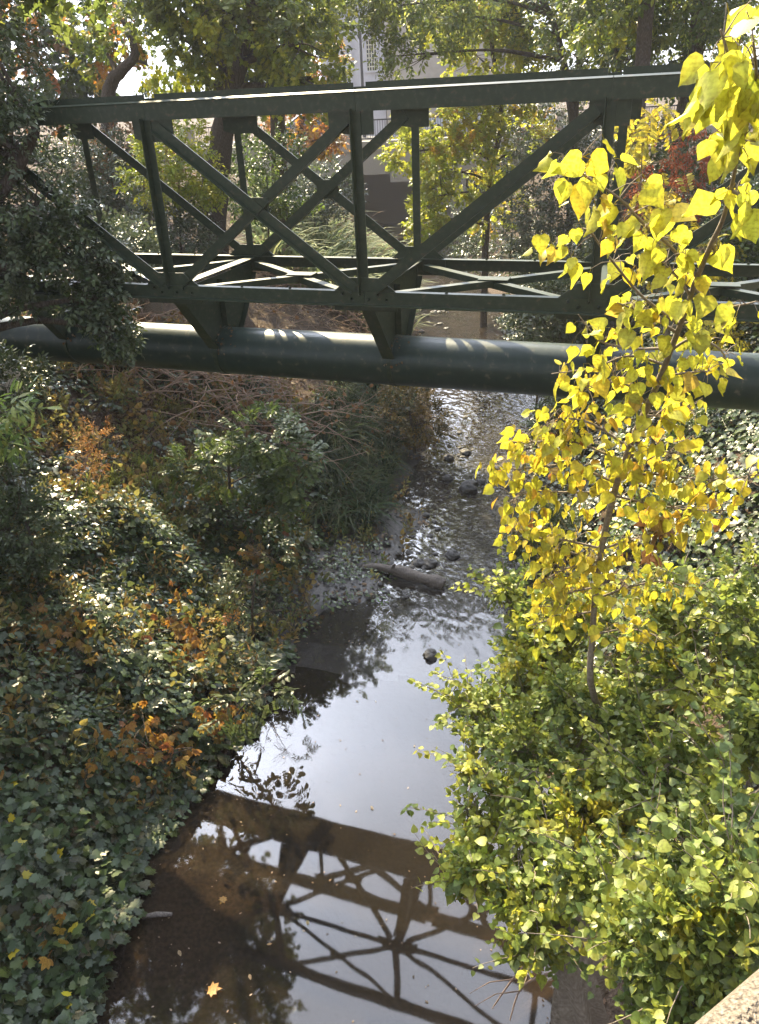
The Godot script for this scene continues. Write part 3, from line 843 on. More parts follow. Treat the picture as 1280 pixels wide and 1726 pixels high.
	pm.tube(PackedVector3Array([Vector3(-1.2, h + 0.27, 0), Vector3(-1.35, h + 0.27, 0), Vector3(-1.75, h + 0.2, 0), Vector3(-1.85, h + 0.17, 0)]), PackedFloat32Array([0.05, 0.13, 0.12, 0.03]), 8)
	part(l, "lamp_head", pm.mesh(), M.cream)
	car(Vector3(spot_z(533, 205, -51.0).x, -1.72, -51.0), 0.1, Color(0.05, 0.09, 0.18), "dark blue car parked on the road bridge behind the railing")
	car(Vector3(spot_z(912, 195, -46.0).x, -2.25, -46.0), 1.2, Color(0.28, 0.04, 0.03), "red car parked under the trees right of the road bridge")
	car(Vector3(spot_z(775, 190, -50.6).x, -1.72, -50.6), -0.1, Color(0.34, 0.38, 0.45), "silver blue car on the road bridge behind the yellow tree")

func car(at: Vector3, turn: float, paint: Color, label: String) -> void:
	var t := thing("parked_car", at, label, "car", "cars on the road")
	t.rotation.y = turn
	var pm := flat_mat("car_paint", paint.linear_to_srgb(), 0.25)
	pm.clearcoat_enabled = true; pm.clearcoat = 1.0; pm.clearcoat_roughness = 0.05
	var prof := [[-2.15, 0.35], [2.15, 0.35], [2.2, 0.55], [2.1, 0.72], [1.25, 0.92], [-1.75, 0.98], [-2.12, 0.9], [-2.2, 0.6]]
	var cab := [[1.2, 0.9], [0.45, 1.38], [-0.15, 1.46], [-0.95, 1.42], [-1.7, 0.95]]
	for set_ in [[prof, 0.86, 0.80, "body", pm], [cab, 0.80, 0.62, "cabin_glass", M.far_glass]]:
		var mb := MB.new()
		var pts: Array = set_[0]
		var poly := PackedVector2Array()
		for p in pts: poly.append(Vector2(p[0], p[1]))
		if Geometry2D.is_polygon_clockwise(poly): poly.reverse()
		var tri := Geometry2D.triangulate_polygon(poly)
		var lo := 0.35; var hi := 1.46
		var wide := func(p: Vector2) -> float: return lerpf(set_[1], set_[2], clampf((p.y - 0.9) / 0.5, 0.0, 1.0)) if set_[3] == "cabin_glass" else lerpf(set_[1], set_[2], clampf((p.y - 0.6) / 0.4, 0.0, 1.0))
		for i in poly.size():
			var p := poly[i]; var q := poly[(i + 1) % poly.size()]
			var wp: float = wide.call(p); var wq: float = wide.call(q)
			mb.quad(Vector3(p.x, p.y, wp), Vector3(p.x, p.y, -wp), Vector3(q.x, q.y, -wq), Vector3(q.x, q.y, wq))
		for k in range(0, tri.size(), 3):
			for sgn in [1.0, -1.0]:
				var V := []
				for e in 3:
					var p := poly[tri[k + e]]
					var wp: float = wide.call(p)
					V.append(Vector3(p.x, p.y, wp * sgn))
				if (V[1] - V[0]).cross(V[2] - V[0]).z * sgn < 0: V = [V[0], V[2], V[1]]
				mb.tri(V[0], V[1], V[2])
		var o := part(t, set_[3], mb.mesh(), set_[4])
		if set_[3] == "cabin_glass":
			var rf := MB.new()
			rf.sweep(Vector3(0.4, 1.405, 0), Vector3(-0.95, 1.455, 0), Vector3.UP, PackedVector2Array([Vector2(-0.63, -0.01), Vector2(0.63, -0.01), Vector2(0.5, 0.05), Vector2(-0.5, 0.05)]))
			part(t, "roof", rf.mesh(), pm)
	for sx in [-1.35, 1.35]:
		for sz in [-0.78, 0.78]:
			var wm := MB.new()
			wm.tube(PackedVector3Array([Vector3(sx, 0.32, sz - 0.1), Vector3(sx, 0.32, sz + 0.1)]), taper(2, 0.32, 0.32), 16)
			part(t, "wheel", wm.mesh(), M.rubber)
	for sz in [-0.62, 0.62]:
		for e in [[2.12, "headlight", M.cream], [-2.16, "tail_light", M.red]]:
			var lm := MB.new()
			lm.box(Transform3D(Basis(), Vector3(e[0], 0.7, sz)), Vector3(0.12, 0.14, 0.34))
			part(t, e[1], lm.mesh(), e[2])

func build_trees() -> void:
	var oak := [sprig("maple", 11, 0.30, 101, 0.45), sprig("maple", 9, 0.34, 102, 0.5)]
	var small := [sprig("oval", 14, 0.30, 103, 0.3), sprig("oval", 12, 0.34, 104, 0.35)]
	var hearts := [sprig("heart", 8, 0.36, 105, 0.6), sprig("heart", 9, 0.33, 106, 0.6)]
	var pinn := [sprig("oval", 13, 0.34, 107, 0.2, true, 0.2, 0.8), sprig("oval", 11, 0.36, 108, 0.25, true, 0.2, 0.8)]
	var z := -22.0
	# big broad tree behind the left of the truss
	tree("broad_tree", "large green tree with a hollow dark trunk behind the middle of the truss", "tree", "", PackedVector3Array([foot(352, z), spot_z(360, 330, z), spot_z(372, 250, z), spot_z(385, 170, z), spot_z(420, 60, z), spot_z(430, -40, z)]), 0.42, 0.12, [
		B(300, 60, z - 0.5, 75, 75, 620), B(370, 20, z + 0.5, 80, 80, 620), B(450, 60, z, 80, 80, 620), B(510, 70, z + 1.0, 65, 70, 480), B(550, 0, z - 1, 45, 55, 300),
		B(480, -40, z, 90, 60, 400), B(380, -70, z, 90, 60, 300), B(300, -40, z, 70, 60, 300), B(340, 130, z - 1.5, 60, 40, 240), B(430, 130, z - 1.5, 55, 35, 200), B(525, 130, z, 40, 40, 180)],
		oak, M.leaf_bright, LEAFY, 0.4, M.bark, {"thin": 0.5, "pal2": LIME, "pal2_at": 0.1, "gap": -0.12, "grain": 0.7, "lift": -0.4})
	tree("fork_tree", "green tree with a leaning trunk left of the street lamp", "tree", "", PackedVector3Array([foot(470, -27), spot_z(470, 250, -27), spot_z(466, 150, -27), spot_z(460, 60, -27), spot_z(470, -30, -27)]), 0.3, 0.12, [
		B(470, 30, -26, 70, 60, 420), B(510, -20, -27, 55, 60, 300), B(420, -10, -27, 60, 60, 300)], oak, M.leaf_bright, LEAFY, 0.48, M.bark, {"thin": 0.45, "pal2": LIME, "gap": -0.12, "grain": 0.7, "lift": -0.3})
	# orange tree low behind it
	tree("orange_tree", "small orange-leaved tree hanging over the road bridge railing", "tree", "", PackedVector3Array([foot(500, -36), spot_z(505, 230, -36), spot_z(530, 150, -36)]), 0.12, 0.04, [
		B(548, 115, -36, 28, 36, 170), B(520, 160, -36, 40, 40, 200), B(500, 215, -35, 45, 35, 220), B(540, 235, -35, 45, 22, 150)], oak, M.leaf_bright, ORANGE, 0.42, M.bark, {"gap": -0.05, "pal2": LIME, "pal2_at": 0.3})
	# hanging crown at the top middle
	tree("drooping_tree", "dark green tree whose crown hangs down before the building", "tree", "", PackedVector3Array([foot(985, -26.0), spot_z(975, 300, -26.0), spot_z(940, 60, -26.0), spot_z(860, -70, -26.0), spot_z(760, -110, -26.0)]), 0.13, 0.07, [
		B(665, 10, -25.0, 45, 45, 380), B(720, 30, -25.0, 60, 60, 440), B(690, -50, -25.0, 90, 60, 420), B(662, 95, -24.5, 14, 36, 90), B(705, 95, -25.0, 26, 34, 120), B(625, -30, -26.0, 50, 45, 240), B(770, -10, -25.0, 60, 60, 320)],
		small, M.leaf_bright, LEAFY, 0.42, M.bark, {"thin": 0.5, "gap": -0.05, "lift": -0.8, "grain": 0.7})
	# yellow-green maple right of the culvert
	z = -29.0
	tree("yellow_green_tree", "bright yellow-green tree right of the culvert mouth", "tree", "", PackedVector3Array([foot(818, z), spot_z(820, 380, z), spot_z(828, 290, z), spot_z(845, 200, z), spot_z(830, 80, z), spot_z(820, 0, z)]), 0.14, 0.05, [
		B(800, 90, z, 75, 70, 560), B(850, 60, z, 80, 70, 560), B(760, 210, z + 1, 75, 50, 460), B(830, 190, z + 1, 70, 55, 460), B(700, 255, z + 2, 45, 26, 200), B(870, 250, z, 55, 50, 260), B(770, 290, z + 1, 60, 40, 260), B(830, 340, z, 50, 50, 160), B(780, 20, z, 80, 50, 420), B(900, 10, z, 70, 60, 360), B(860, -60, z, 110, 60, 420), B(740, 330, z + 2.5, 12, 70, 180), B(715, 370, z + 2.5, 22, 40, 120)],
		oak, M.leaf_bright, [Color(0.50, 0.54, 0.06), Color(0.58, 0.56, 0.06), Color(0.38, 0.46, 0.06)], 0.36, M.bark, {"thin": 0.9, "gap": -0.04, "grain": 0.9, "lift": -0.2, "pal2": [Color(0.6, 0.5, 0.05), Color(0.6, 0.36, 0.05), Color(0.55, 0.52, 0.05)], "pal2_at": 0.38})
	# tall bare trunks on the right
	var tk := [[1042, 1046, 1036, -23.0, 0.16, "thin straight grey trunk rising behind the right truss post"], [1060, 1072, 1092, -19.0, 0.22, "thick grey trunk rising behind the right end of the top chord"], [1118, 1150, 1185, -22.0, 0.30, "dark leaning trunk at the right behind the yellow leaves"], [960, 968, 985, -26.0, 0.13, "slender dark trunk above the right diagonal brace"]]
	for i in tk.size():
		var a: Array = tk[i]
		tree("tall_tree", a[5], "tree", "tall trees on the right bank", PackedVector3Array([foot(a[0], a[3]), spot_z(a[0], 380, a[3]), spot_z(a[1], 220, a[3]), spot_z(a[2], 0, a[3]), spot_z(a[2] + 12, -160, a[3])]), a[4], a[4] * 0.6, [
			B(a[2] - 40, 20 - 30 * i % 40, a[3] - 1, 85, 60, 420), B(a[2] + 60, -20, a[3] - 0.5, 85, 60, 380), B(a[2] + 10, -110, a[3], 120, 60, 420), B(a[2] - 20, 90, a[3] - 3, 80, 50, 260)],
			small, M.leaf, GREEN + LEAFY, 0.42, M.bark, {"gap": -0.1, "pal2": LIME, "pal2_at": 0.12, "lift": -0.3, "twigs": 8})
	# understorey on the right, from the culvert to the frame's edge
	var us := [[795, 370, -41.0, 50, 60, DARK, "dark ivy-hung bush beside the culvert wall"], [862, 400, -31.0, 75, 60, DARK, "dark bush behind the middle of the right panel"], [930, 330, -25.0, 70, 80, GREYG, "grey-green bush below the parked red car"], [960, 440, -21.0, 70, 50, DARK, "dark low bush above the right water's edge"], [920, 530, -18.5, 60, 50, DARK, "dark bush overhanging the water behind the pipe"],
		[1100, 330, -20.0, 90, 90, DARK, "dark shrub behind the red seed clusters"], [1200, 280, -21.0, 90, 90, GREEN, "green shrub at the right edge behind the poplar's top"], [1180, 450, -16.0, 90, 60, DARK, "dark shrub under the right lower chord"], [1270, 420, -15.0, 60, 80, GREEN, "green shrub at the right edge beside the lower chord"], [900, 210, -33.0, 60, 50, GREYG, "pale bush right of the yellow-green tree"], [1000, 250, -27.0, 60, 70, DARK, "dark bush between the right diagonal and post"]]
	for a in us:
		tree("shrub", a[6], "shrub", "shrubs on the right bank behind the bridge", PackedVector3Array([foot(a[0], a[2]), foot(a[0], a[2], 0.5), spot_z(a[0], a[1], a[2])]), 0.05, 0.02, [
			B(a[0], a[1], a[2], a[3], a[4], 420), B(a[0] - a[3] * 0.6, a[1] + a[4] * 0.5, a[2] + 0.4, a[3] * 0.7, a[4] * 0.6, 240), B(a[0] + a[3] * 0.6, a[1] + a[4] * 0.4, a[2], a[3] * 0.7, a[4] * 0.6, 240)],
			small, M.leaf_gloss, a[5], 0.34, M.bark, {"gap": -0.15, "twigs": 14, "hollow": 0.3})
	# yellow pinnate tree and red seeds before the right trunks
	tree("ash_tree", "bare twiggy tree with yellow leaflets and red seed clusters at right", "tree", "", PackedVector3Array([foot(1150, -14.5), spot_z(1130, 480, -14.5), spot_z(1110, 400, -14.5), spot_z(1080, 330, -14.5)]), 0.06, 0.02, [
		B(1100, 190, -14.5, 45, 14, 30), B(1075, 240, -14.5, 20, 30, 26), B(1110, 310, -14.5, 40, 30, 26), B(1150, 350, -14, 40, 30, 26), B(1110, 430, -14, 60, 30, 50), B(1190, 420, -14, 60, 30, 40), B(1230, 560, -13, 40, 30, 50)],
		pinn, M.leaf_bright, [Color(0.6, 0.5, 0.05), Color(0.5, 0.45, 0.06)], 0.34, M.pale_bark, {"gap": -0.3, "twigs": 16, "lift": -0.9})
	tree("seed_tree", "twigs with rust-red seed bunches right of the truss post", "tree", "", PackedVector3Array([foot(1240, -14.8), spot_z(1230, 420, -14.8), spot_z(1200, 330, -14.8)]), 0.05, 0.02, [
		B(1190, 240, -14.8, 40, 40, 70), B(1120, 270, -14.8, 35, 40, 40), B(1090, 330, -14.8, 40, 40, 40), B(1170, 330, -14.8, 30, 40, 40)],
		[sprig("lance", 16, 0.4, 120, 0.9)], M.leaf_dry, [Color(0.25, 0.06, 0.03), Color(0.32, 0.10, 0.05)], 0.22, M.pale_bark, {"gap": -0.3, "twigs": 18, "lift": -0.9})
	# left background
	tree("twisted_tree", "tree with a dark twisted limb at the upper left", "tree", "", PackedVector3Array([foot(150, -25), spot_z(180, 240, -25), spot_z(185, 150, -25), spot_z(205, 120, -25), spot_z(228, 90, -25), spot_z(210, 40, -25)]), 0.26, 0.08, [
		B(230, 40, -26, 50, 50, 170), B(180, 90, -26, 40, 40, 110), B(250, 110, -27, 40, 40, 120), B(160, 10, -26, 60, 60, 200), B(240, -40, -26, 70, 60, 200)], oak, M.leaf_bright, LIME + GREEN, 0.4, M.bark, {"gap": 0.0, "pal2": ORANGE, "pal2_at": 0.2})
	tree("brown_leaf_tree", "tree with greyish and brown drying leaves at the upper left corner", "tree", "", PackedVector3Array([foot(-60, -29.5), spot_z(-40, 300, -29.5), spot_z(-10, 120, -29.5), spot_z(30, 20, -29.5)]), 0.3, 0.08, [
		B(110, 70, -29.5, 60, 60, 210), B(60, 110, -29.0, 60, 50, 190), B(130, 130, -29.5, 40, 40, 120), B(30, 40, -29.5, 60, 60, 180), B(140, 0, -30.0, 60, 50, 180), B(30, -50, -29.5, 80, 60, 190), B(170, 60, -30.5, 25, 45, 60), B(40, 170, -28.5, 50, 40, 120), B(100, 190, -28.5, 60, 30, 120)],
		hearts, M.leaf, GREYG + GREEN, 0.6, M.bark, {"gap": -0.02, "pal2": DRY + ORANGE, "pal2_at": 0.16, "lift": -0.5})
	# dark evergreen leaning over the left of the bridge
	z = -9.6
	tree("evergreen_tree", "dark glossy evergreen tree covering the left end of the bridge", "tree", "", PackedVector3Array([foot(-150, -9.4), spot_z(-120, 500, -9.5), spot_z(-60, 400, -9.5), spot_z(20, 300, z), spot_z(60, 220, z)]), 0.13, 0.05, [
		B(20, 250, z, 70, 70, 330), B(60, 350, z, 80, 70, 380), B(110, 430, z, 70, 60, 330), B(30, 440, z, 80, 70, 330), B(160, 500, z + 0.1, 50, 50, 200), B(190, 560, z + 0.2, 28, 45, 110), B(170, 430, z, 36, 40, 130), B(-60, 330, z, 90, 90, 330), B(-60, 200, z, 90, 80, 300),
		B(-40, 80, z - 0.5, 90, 70, 260), B(-120, 450, z, 90, 90, 260), B(-100, -30, z - 0.8, 110, 80, 300), B(-200, 150, z, 120, 120, 320), B(-100, 240, -11.3, 110, 100, 420), B(-40, 140, -11.6, 90, 70, 300), B(-150, 330, -11.0, 90, 90, 300)],
		small, M.leaf_gloss, DARK + GREYG, 0.2, M.bark, {"thin": 1.15, "gap": 0.04, "grain": 1.4, "lift": -0.25, "twigs": 16, "hollow": 0.2, "loose": 0.9, "pal2": [Color(0.2, 0.12, 0.05), Color(0.10, 0.13, 0.04)], "pal2_at": 0.3})
	tree("sycamore_tree", "tall broad-leaved tree on the left bank whose crown is mirrored in the lower left water", "tree", "", PackedVector3Array([on_ground(-8.2, -12.6), Vector3(-8.0, -0.5, -12.6), Vector3(-7.2, 2.2, -12.4), Vector3(-5.5, 4.0, -12.2)]), 0.26, 0.09, [
		[Vector3(-6.5, 3.0, -12.0), Vector3(1.6, 1.2, 1.6), 300], [Vector3(-5.0, 3.6, -12.0), Vector3(1.6, 1.3, 1.6), 300], [Vector3(-4.0, 3.2, -12.4), Vector3(1.2, 1.1, 1.5), 170], [Vector3(-4.5, 5.0, -12.6), Vector3(1.5, 1.2, 1.6), 190], [Vector3(-6.0, 5.2, -12.4), Vector3(1.9, 1.3, 1.7), 210], [Vector3(-8.4, 4.0, -12.0), Vector3(1.6, 1.6, 1.7), 170], [Vector3(-4.4, 6.6, -12.6), Vector3(1.3, 1.2, 1.6), 170], [Vector3(-5.4, 7.0, -12.6), Vector3(1.6, 1.2, 1.6), 180], [Vector3(-4.0, 2.3, -13.4), Vector3(1.0, 0.8, 1.0), 130], [Vector3(-5.0, 2.2, -13.2), Vector3(1.3, 0.8, 1.0), 150]],
		oak, M.leaf, LEAFY, 0.5, M.bark, {"gap": -0.08, "grain": 0.8, "lift": -0.3})
	# sparkling shrubs between bridge and tree
	var ls := [[190, 300, -23.0, 70, 60, GREYG, 0.3, "bright glossy shrub left of the first truss post"], [270, 385, -20.0, 70, 60, GREYG, 0.3, "silvery shrub behind the left panel of the truss"], [215, 430, -16.5, 70, 50, GREYG, 0.3, "low silvery shrub behind the left lower chord"], [300, 270, -20.0, 60, 60, LIME, 0.3, "yellow-green bush before the hollow trunk"], [450, 290, -25.0, 70, 60, GREEN, 0.35, "green bush behind the crossing braces"], [230, 250, -24.0, 60, 50, DRY, 0.32, "reddish bush left of the hollow trunk"],
		[530, 320, -31.0, 60, 40, GREYG, 0.35, "grey-green bush beside the culvert's left wall"], [110, 260, -24.0, 60, 60, GREEN, 0.3, "green shrub behind the dark evergreen"], [640, 610, -19.5, 60, 40, [Color(0.3, 0.22, 0.05), Color(0.16, 0.14, 0.05), Color(0.42, 0.3, 0.05)], 0.26, "yellow-brown bush at the water's edge under the pipe"], [690, 690, -16.8, 50, 50, [Color(0.3, 0.2, 0.05), Color(0.10, 0.10, 0.04), Color(0.2, 0.15, 0.05)], 0.22, "brownish small-leaved bush right of the drooping grass"]]
	for a in ls:
		tree("bank_bush", a[7], "bush", "bushes on the left bank behind the bridge", PackedVector3Array([foot(a[0], a[2]), foot(a[0], a[2], 0.4), spot_z(a[0], a[1], a[2])]), 0.045, 0.02, [
			B(a[0], a[1], a[2], a[3], a[4], 380), B(a[0] - a[3] * 0.6, a[1] + a[4] * 0.5, a[2] + 0.4, a[3] * 0.7, a[4] * 0.7, 220), B(a[0] + a[3] * 0.6, a[1] + a[4] * 0.4, a[2], a[3] * 0.7, a[4] * 0.7, 220)],
			small, M.leaf_gloss if a[5] == GREYG else M.leaf, a[5], a[6], M.bark, {"gap": -0.12, "twigs": 12, "hollow": 0.25})

# ---------------------------------------------------------------- ground cover
func to_px(p: Vector3) -> Vector2:
	var d := p.dot(eye_f)
	return Vector2(640.0 + 1302.9 * p.dot(eye_r) / d, 863.0 - 1302.9 * p.dot(eye_u) / d)
func carpet(kind: String, n: int, leaf: float, sd: int, deep: float, tilt: float) -> ArrayMesh:   # leaves over a disc 1 across, y away from the ground, z downhill
	var keep := rng.state
	rng.seed = sd
	var mb := MB.new()
	for i in n:
		var a := rr(0, TAU); var r := sqrt(rng.randf()) * 0.55
		var k := rr(0.7, 1.25)
		mb.col = Color(k * rr(0.88, 1.15), k, k * rr(0.85, 1.1))
		var dir := Vector3(rr(-1.1, 1.1), rr(-0.45, 0.15), 0.9)
		var at := Vector3(cos(a) * r, rr(0.0, deep), sin(a) * r)
		add_leaf(mb, facing(dir, Vector3.UP + rv(tilt), leaf * rr(0.6, 1.2), at), kind, rr(-0.1, 0.3), rr(0.0, 0.25), 0.08)
		mb.col = Color(0.6, 0.5, 0.35)
		mb.tube(PackedVector3Array([Vector3(at.x * 0.8, -0.05, at.z * 0.8 - 0.05), at]), taper(2, 0.008, 0.006), 3)
	rng.state = keep
	return mb.mesh()
func lay(p: Vector3, s: float, up := 0.0) -> Transform3D:    # on the slope, z downhill
	var nn := slope(p.x, p.z)
	var dh := Vector3(nn.x, 0, nn.z)
	nn = (nn * 0.45 + Vector3.UP * 0.8).normalized()        # leaves turn their faces to the sky
	if dh.length() < 0.05: dh = Vector3(1, 0, 0.3)
	dh = dh.rotated(Vector3.UP, rr(-0.5, 0.5))
	var zz := (dh - nn * dh.dot(nn)).normalized()
	return Transform3D(Basis(nn.cross(zz) * s, nn * s, zz * s), p + nn * up)
# spread copies over a stretch of ground; keep(px) tells how dense (0..1)
func spread(x0: float, x1: float, z0: float, z1: float, n: int, size: float, lift: float, dens: Callable, pal: Array) -> Array:
	var xs := []; var cs := []
	for i in n:
		var x := rr(x0, x1); var z := rr(z0, z1)
		var p := on_ground(x, z)
		if p.y < W - 0.02: continue
		if rng.randf() > dens.call(p, to_px(p)): continue
		var mound := maxf(0.0, nf.get_noise_2d(x * 1.1 + 50.0, z * 1.1)) * lift
		xs.append(lay(p, size * rr(0.7, 1.25), mound * rr(0.5, 1.0))); cs.append(pick(pal))
	return [xs, cs]
func in_oval(q: Vector2, x: float, y: float, rx: float, ry: float) -> float:
	var d := Vector2((q.x - x) / rx, (q.y - y) / ry).length()
	return 1.0 - smoothstep(0.65, 1.1, d)
var leaf_meshes := {}
var leaf_mats := {}
func leaf_material(c: Color) -> StandardMaterial3D:
	var key := "%d_%d_%d" % [int(c.r * 14.0), int(c.g * 14.0), int(c.b * 14.0)]
	if not leaf_mats.has(key):
		var m := leaf_mat("single_leaf", 1.0, 0.48)
		m.albedo_color = c.linear_to_srgb()
		m.albedo_texture = M.mottle
		m.uv1_triplanar = true; m.uv1_world_triplanar = true; m.uv1_scale = Vector3.ONE * 7.0
		leaf_mats[key] = m
	return leaf_mats[key]
func single_leaves(parent: Node3D, kind: String, xs: Array, cs: Array) -> void:
	if not leaf_meshes.has(kind):
		leaf_meshes[kind] = []
		for i in 12: leaf_meshes[kind].append(one_leaf(kind, -0.1 + 0.06 * i, -0.1 + 0.13 * ((i * 2) % 5), 0.08 + 0.07 * (i % 4)))
	for i in xs.size():
		var o := part(parent, "leaf", leaf_meshes[kind][rng.randi() % leaf_meshes[kind].size()], leaf_material(cs[i]))
		o.transform = xs[i]

func twig_pile(called: String, label: String, foot_: Vector3, n: int, span: Vector3, long: float, thick: float, leaves: int, pal: Array) -> void:
	var t := thing(called, foot_, label, "brush")
	var mb := MB.new()
	var xs := []; var cs := []
	for i in n:
		var p := Vector3(rr(-1, 1) * span.x, 0, rr(-1, 1) * span.z)
		p.y = ground(foot_.x + p.x, foot_.z + p.z) - foot_.y + rr(0.0, span.y)
		var d := Vector3(rr(-1, 1), rr(-0.15, 0.7), rr(-0.6, 0.6)).normalized()
		var pts := PackedVector3Array([p])
		var l := long * rr(0.5, 1.2)
		for k in 5:
			d = (d + rv(0.25) + Vector3(0, -0.12, 0)).normalized()
			pts.append(pts[-1] + d * l / 5.0)
			if k > 0 and rng.randf() < 0.7:
				var e := (d + rv(0.8)).normalized()
				mb.tube(PackedVector3Array([pts[-1], pts[-1] + e * l * 0.12, pts[-1] + (e + rv(0.3)) * l * 0.22]), PackedFloat32Array([thick * 0.45, thick * 0.35, thick * 0.15]), 3)
			if leaves > 0 and rng.randf() < leaves / float(n * 5):
				xs.append(facing(Vector3.DOWN + rv(0.6), rv(), rr(0.07, 0.13), pts[-1])); cs.append(pick(pal))
		mb.tube(pts, taper(6, thick, thick * 0.3), 4)
	part(t, "twigs", mb.mesh(), M.dead).set_meta("kind", "stuff")
	many(t, "dry_leaves", one_leaf("maple", 0.35, 0.35, 0.1), M.leaf_dry, xs, cs)

func build_left_bank() -> void:
	# ivy in three tones of growth
	var ivy_big := carpet("ivy", 7, 0.27, 201, 0.16, 0.4)
	var ivy_big2 := carpet("ivy", 6, 0.30, 202, 0.14, 0.45)
	var iv := thing("ivy_bank", on_ground(-4.5, -6.0), "dense dark green ivy covering the shaded near left bank", "ivy")
	var off := Transform3D(Basis(), -iv.position)
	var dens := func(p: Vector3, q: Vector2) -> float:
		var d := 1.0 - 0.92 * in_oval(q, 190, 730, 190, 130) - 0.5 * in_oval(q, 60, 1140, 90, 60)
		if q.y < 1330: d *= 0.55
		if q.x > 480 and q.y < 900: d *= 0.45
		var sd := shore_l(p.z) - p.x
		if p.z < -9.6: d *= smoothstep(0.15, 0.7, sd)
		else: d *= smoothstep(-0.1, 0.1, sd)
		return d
	for k in 2:
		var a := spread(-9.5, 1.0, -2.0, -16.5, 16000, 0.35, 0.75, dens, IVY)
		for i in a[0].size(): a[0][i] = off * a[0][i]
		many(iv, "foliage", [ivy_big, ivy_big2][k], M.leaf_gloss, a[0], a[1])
	var xs := []; var cs := []
	while xs.size() < 300:
		var x := rr(-4.6, -2.9); var z := rr(-3.2, -6.0)
		var p := on_ground(x, z)
		var q := to_px(p)
		if q.x < 0 or q.x > 250 or q.y < 1330 or q.y > 1740: continue
		var nn := slope(x, z)
		var f := lay(p, 1.0, rr(0.18, 0.32) + maxf(0.0, nf.get_noise_2d(x * 1.1 + 50.0, z * 1.1)) * 0.6)
		xs.append(off * facing(f.basis.z + rv(0.7), f.basis.y + rv(0.35), rr(0.075, 0.12), f.origin)); cs.append(pick(IVY) if rng.randf() > 0.03 else pick(YELLOW) * 0.6)
	if not leaf_meshes.has("ivy"):
		leaf_meshes["ivy"] = []
		for i in 6: leaf_meshes["ivy"].append(one_leaf("ivy", -0.05 + 0.06 * i, 0.04 * i, 0.06))
	for i in xs.size():
		var c: Color = cs[i]
		var key := "ivy%d" % int(c.g * 60.0)
		if not leaf_mats.has(key):
			leaf_mats[key] = leaf_mat("ivy_leaf", 0.5, 0.36, Color(1, 1, 1), 0.4)
			leaf_mats[key].albedo_color = c.linear_to_srgb()
		part(iv, "leaf", leaf_meshes["ivy"][rng.randi() % 6], leaf_mats[key]).transform = xs[i]
	# finer, sunlit cover over the middle of the bank
	var fine := carpet("oval", 14, 0.19, 203, 0.25, 0.38)
	var cv := thing("ground_cover", on_ground(-3.2, -10.0), "small-leaved glossy green cover on the sunlit middle of the left bank", "ground cover")
	off = Transform3D(Basis(), -cv.position)
	var d2 := func(p: Vector3, q: Vector2) -> float:
		return maxf(0.12, maxf(0.95 * in_oval(q, 270, 930, 230, 130), maxf(0.8 * in_oval(q, 180, 1230, 120, 70), 0.4 * in_oval(q, 60, 1000, 80, 200)))) * (1.0 - 0.8 * in_oval(q, 180, 730, 170, 110)) * (1.0 - in_oval(q, 100, 1550, 220, 220))
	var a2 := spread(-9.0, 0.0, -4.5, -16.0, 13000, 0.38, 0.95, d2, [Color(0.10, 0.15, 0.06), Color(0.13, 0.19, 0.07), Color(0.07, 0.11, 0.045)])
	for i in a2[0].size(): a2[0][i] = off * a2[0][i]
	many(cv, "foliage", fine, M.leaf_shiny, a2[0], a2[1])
	var mixm := [sprig("oval", 10, 0.26, 221, 0.3), sprig("heart", 7, 0.28, 222, 0.4), sprig("lance", 9, 0.36, 223, 0.3)]
	var wd := thing("weeds", on_ground(-3.0, -11.0), "mixed olive, yellow and brown weeds scattered over the left bank", "weeds")
	off = Transform3D(Basis(), -wd.position)
	for k in 3:
		var dm := func(p: Vector3, q: Vector2) -> float:
			return clampf(nf.get_noise_2d(p.x * 1.7 + k * 40.0, p.z * 1.7) * 2.2 + 0.25, 0.0, 1.0) * (1.0 - 0.85 * in_oval(q, 80, 1560, 230, 200)) * (0.25 if q.x > 520 else 1.0)
		var am := spread(-9.5, 0.8, -5.0, -17.0, 5200, 0.30, 0.9, dm, [Color(0.24, 0.25, 0.08), Color(0.34, 0.30, 0.09), Color(0.28, 0.18, 0.08), Color(0.17, 0.20, 0.07), Color(0.40, 0.24, 0.07)])
		for i in am[0].size():
			var f0: Transform3D = am[0][i]
			am[0][i] = off * facing(Vector3.UP + rv(0.7), rv(), f0.basis.y.length(), f0.origin)
		many(wd, "foliage", mixm[k], M.leaf, am[0], am[1])
	# fallen leaves on the open slope
	var lit := carpet("maple", 7, 0.2, 204, 0.03, 0.35)
	var d3 := func(p: Vector3, q: Vector2) -> float:
		return maxf(in_oval(q, 200, 720, 260, 150), maxf(0.6 * in_oval(q, 60, 1140, 100, 70), 0.15))
	var a3 := spread(-11.0, 2.0, -4.0, -30.0, 14000, 0.42, 0.0, d3, LITTER)
	var lt := many(self, "fallen_leaves", lit, M.leaf_dry, a3[0], a3[1])
	lt.set_meta("label", "brown fallen leaves strewn over the left bank"); lt.set_meta("category", "leaf litter")
	# grass: a drooping dark mass by the water, bright tufts on the slope
	var gr := [grass_tuft(301, 13, 0.95, 1.0), grass_tuft(302, 14, 1.05, 1.0)]
	var g := thing("drooping_grass", hit(600, 800), "mass of long drooping dark grass at the water's edge below the pipe", "grass")
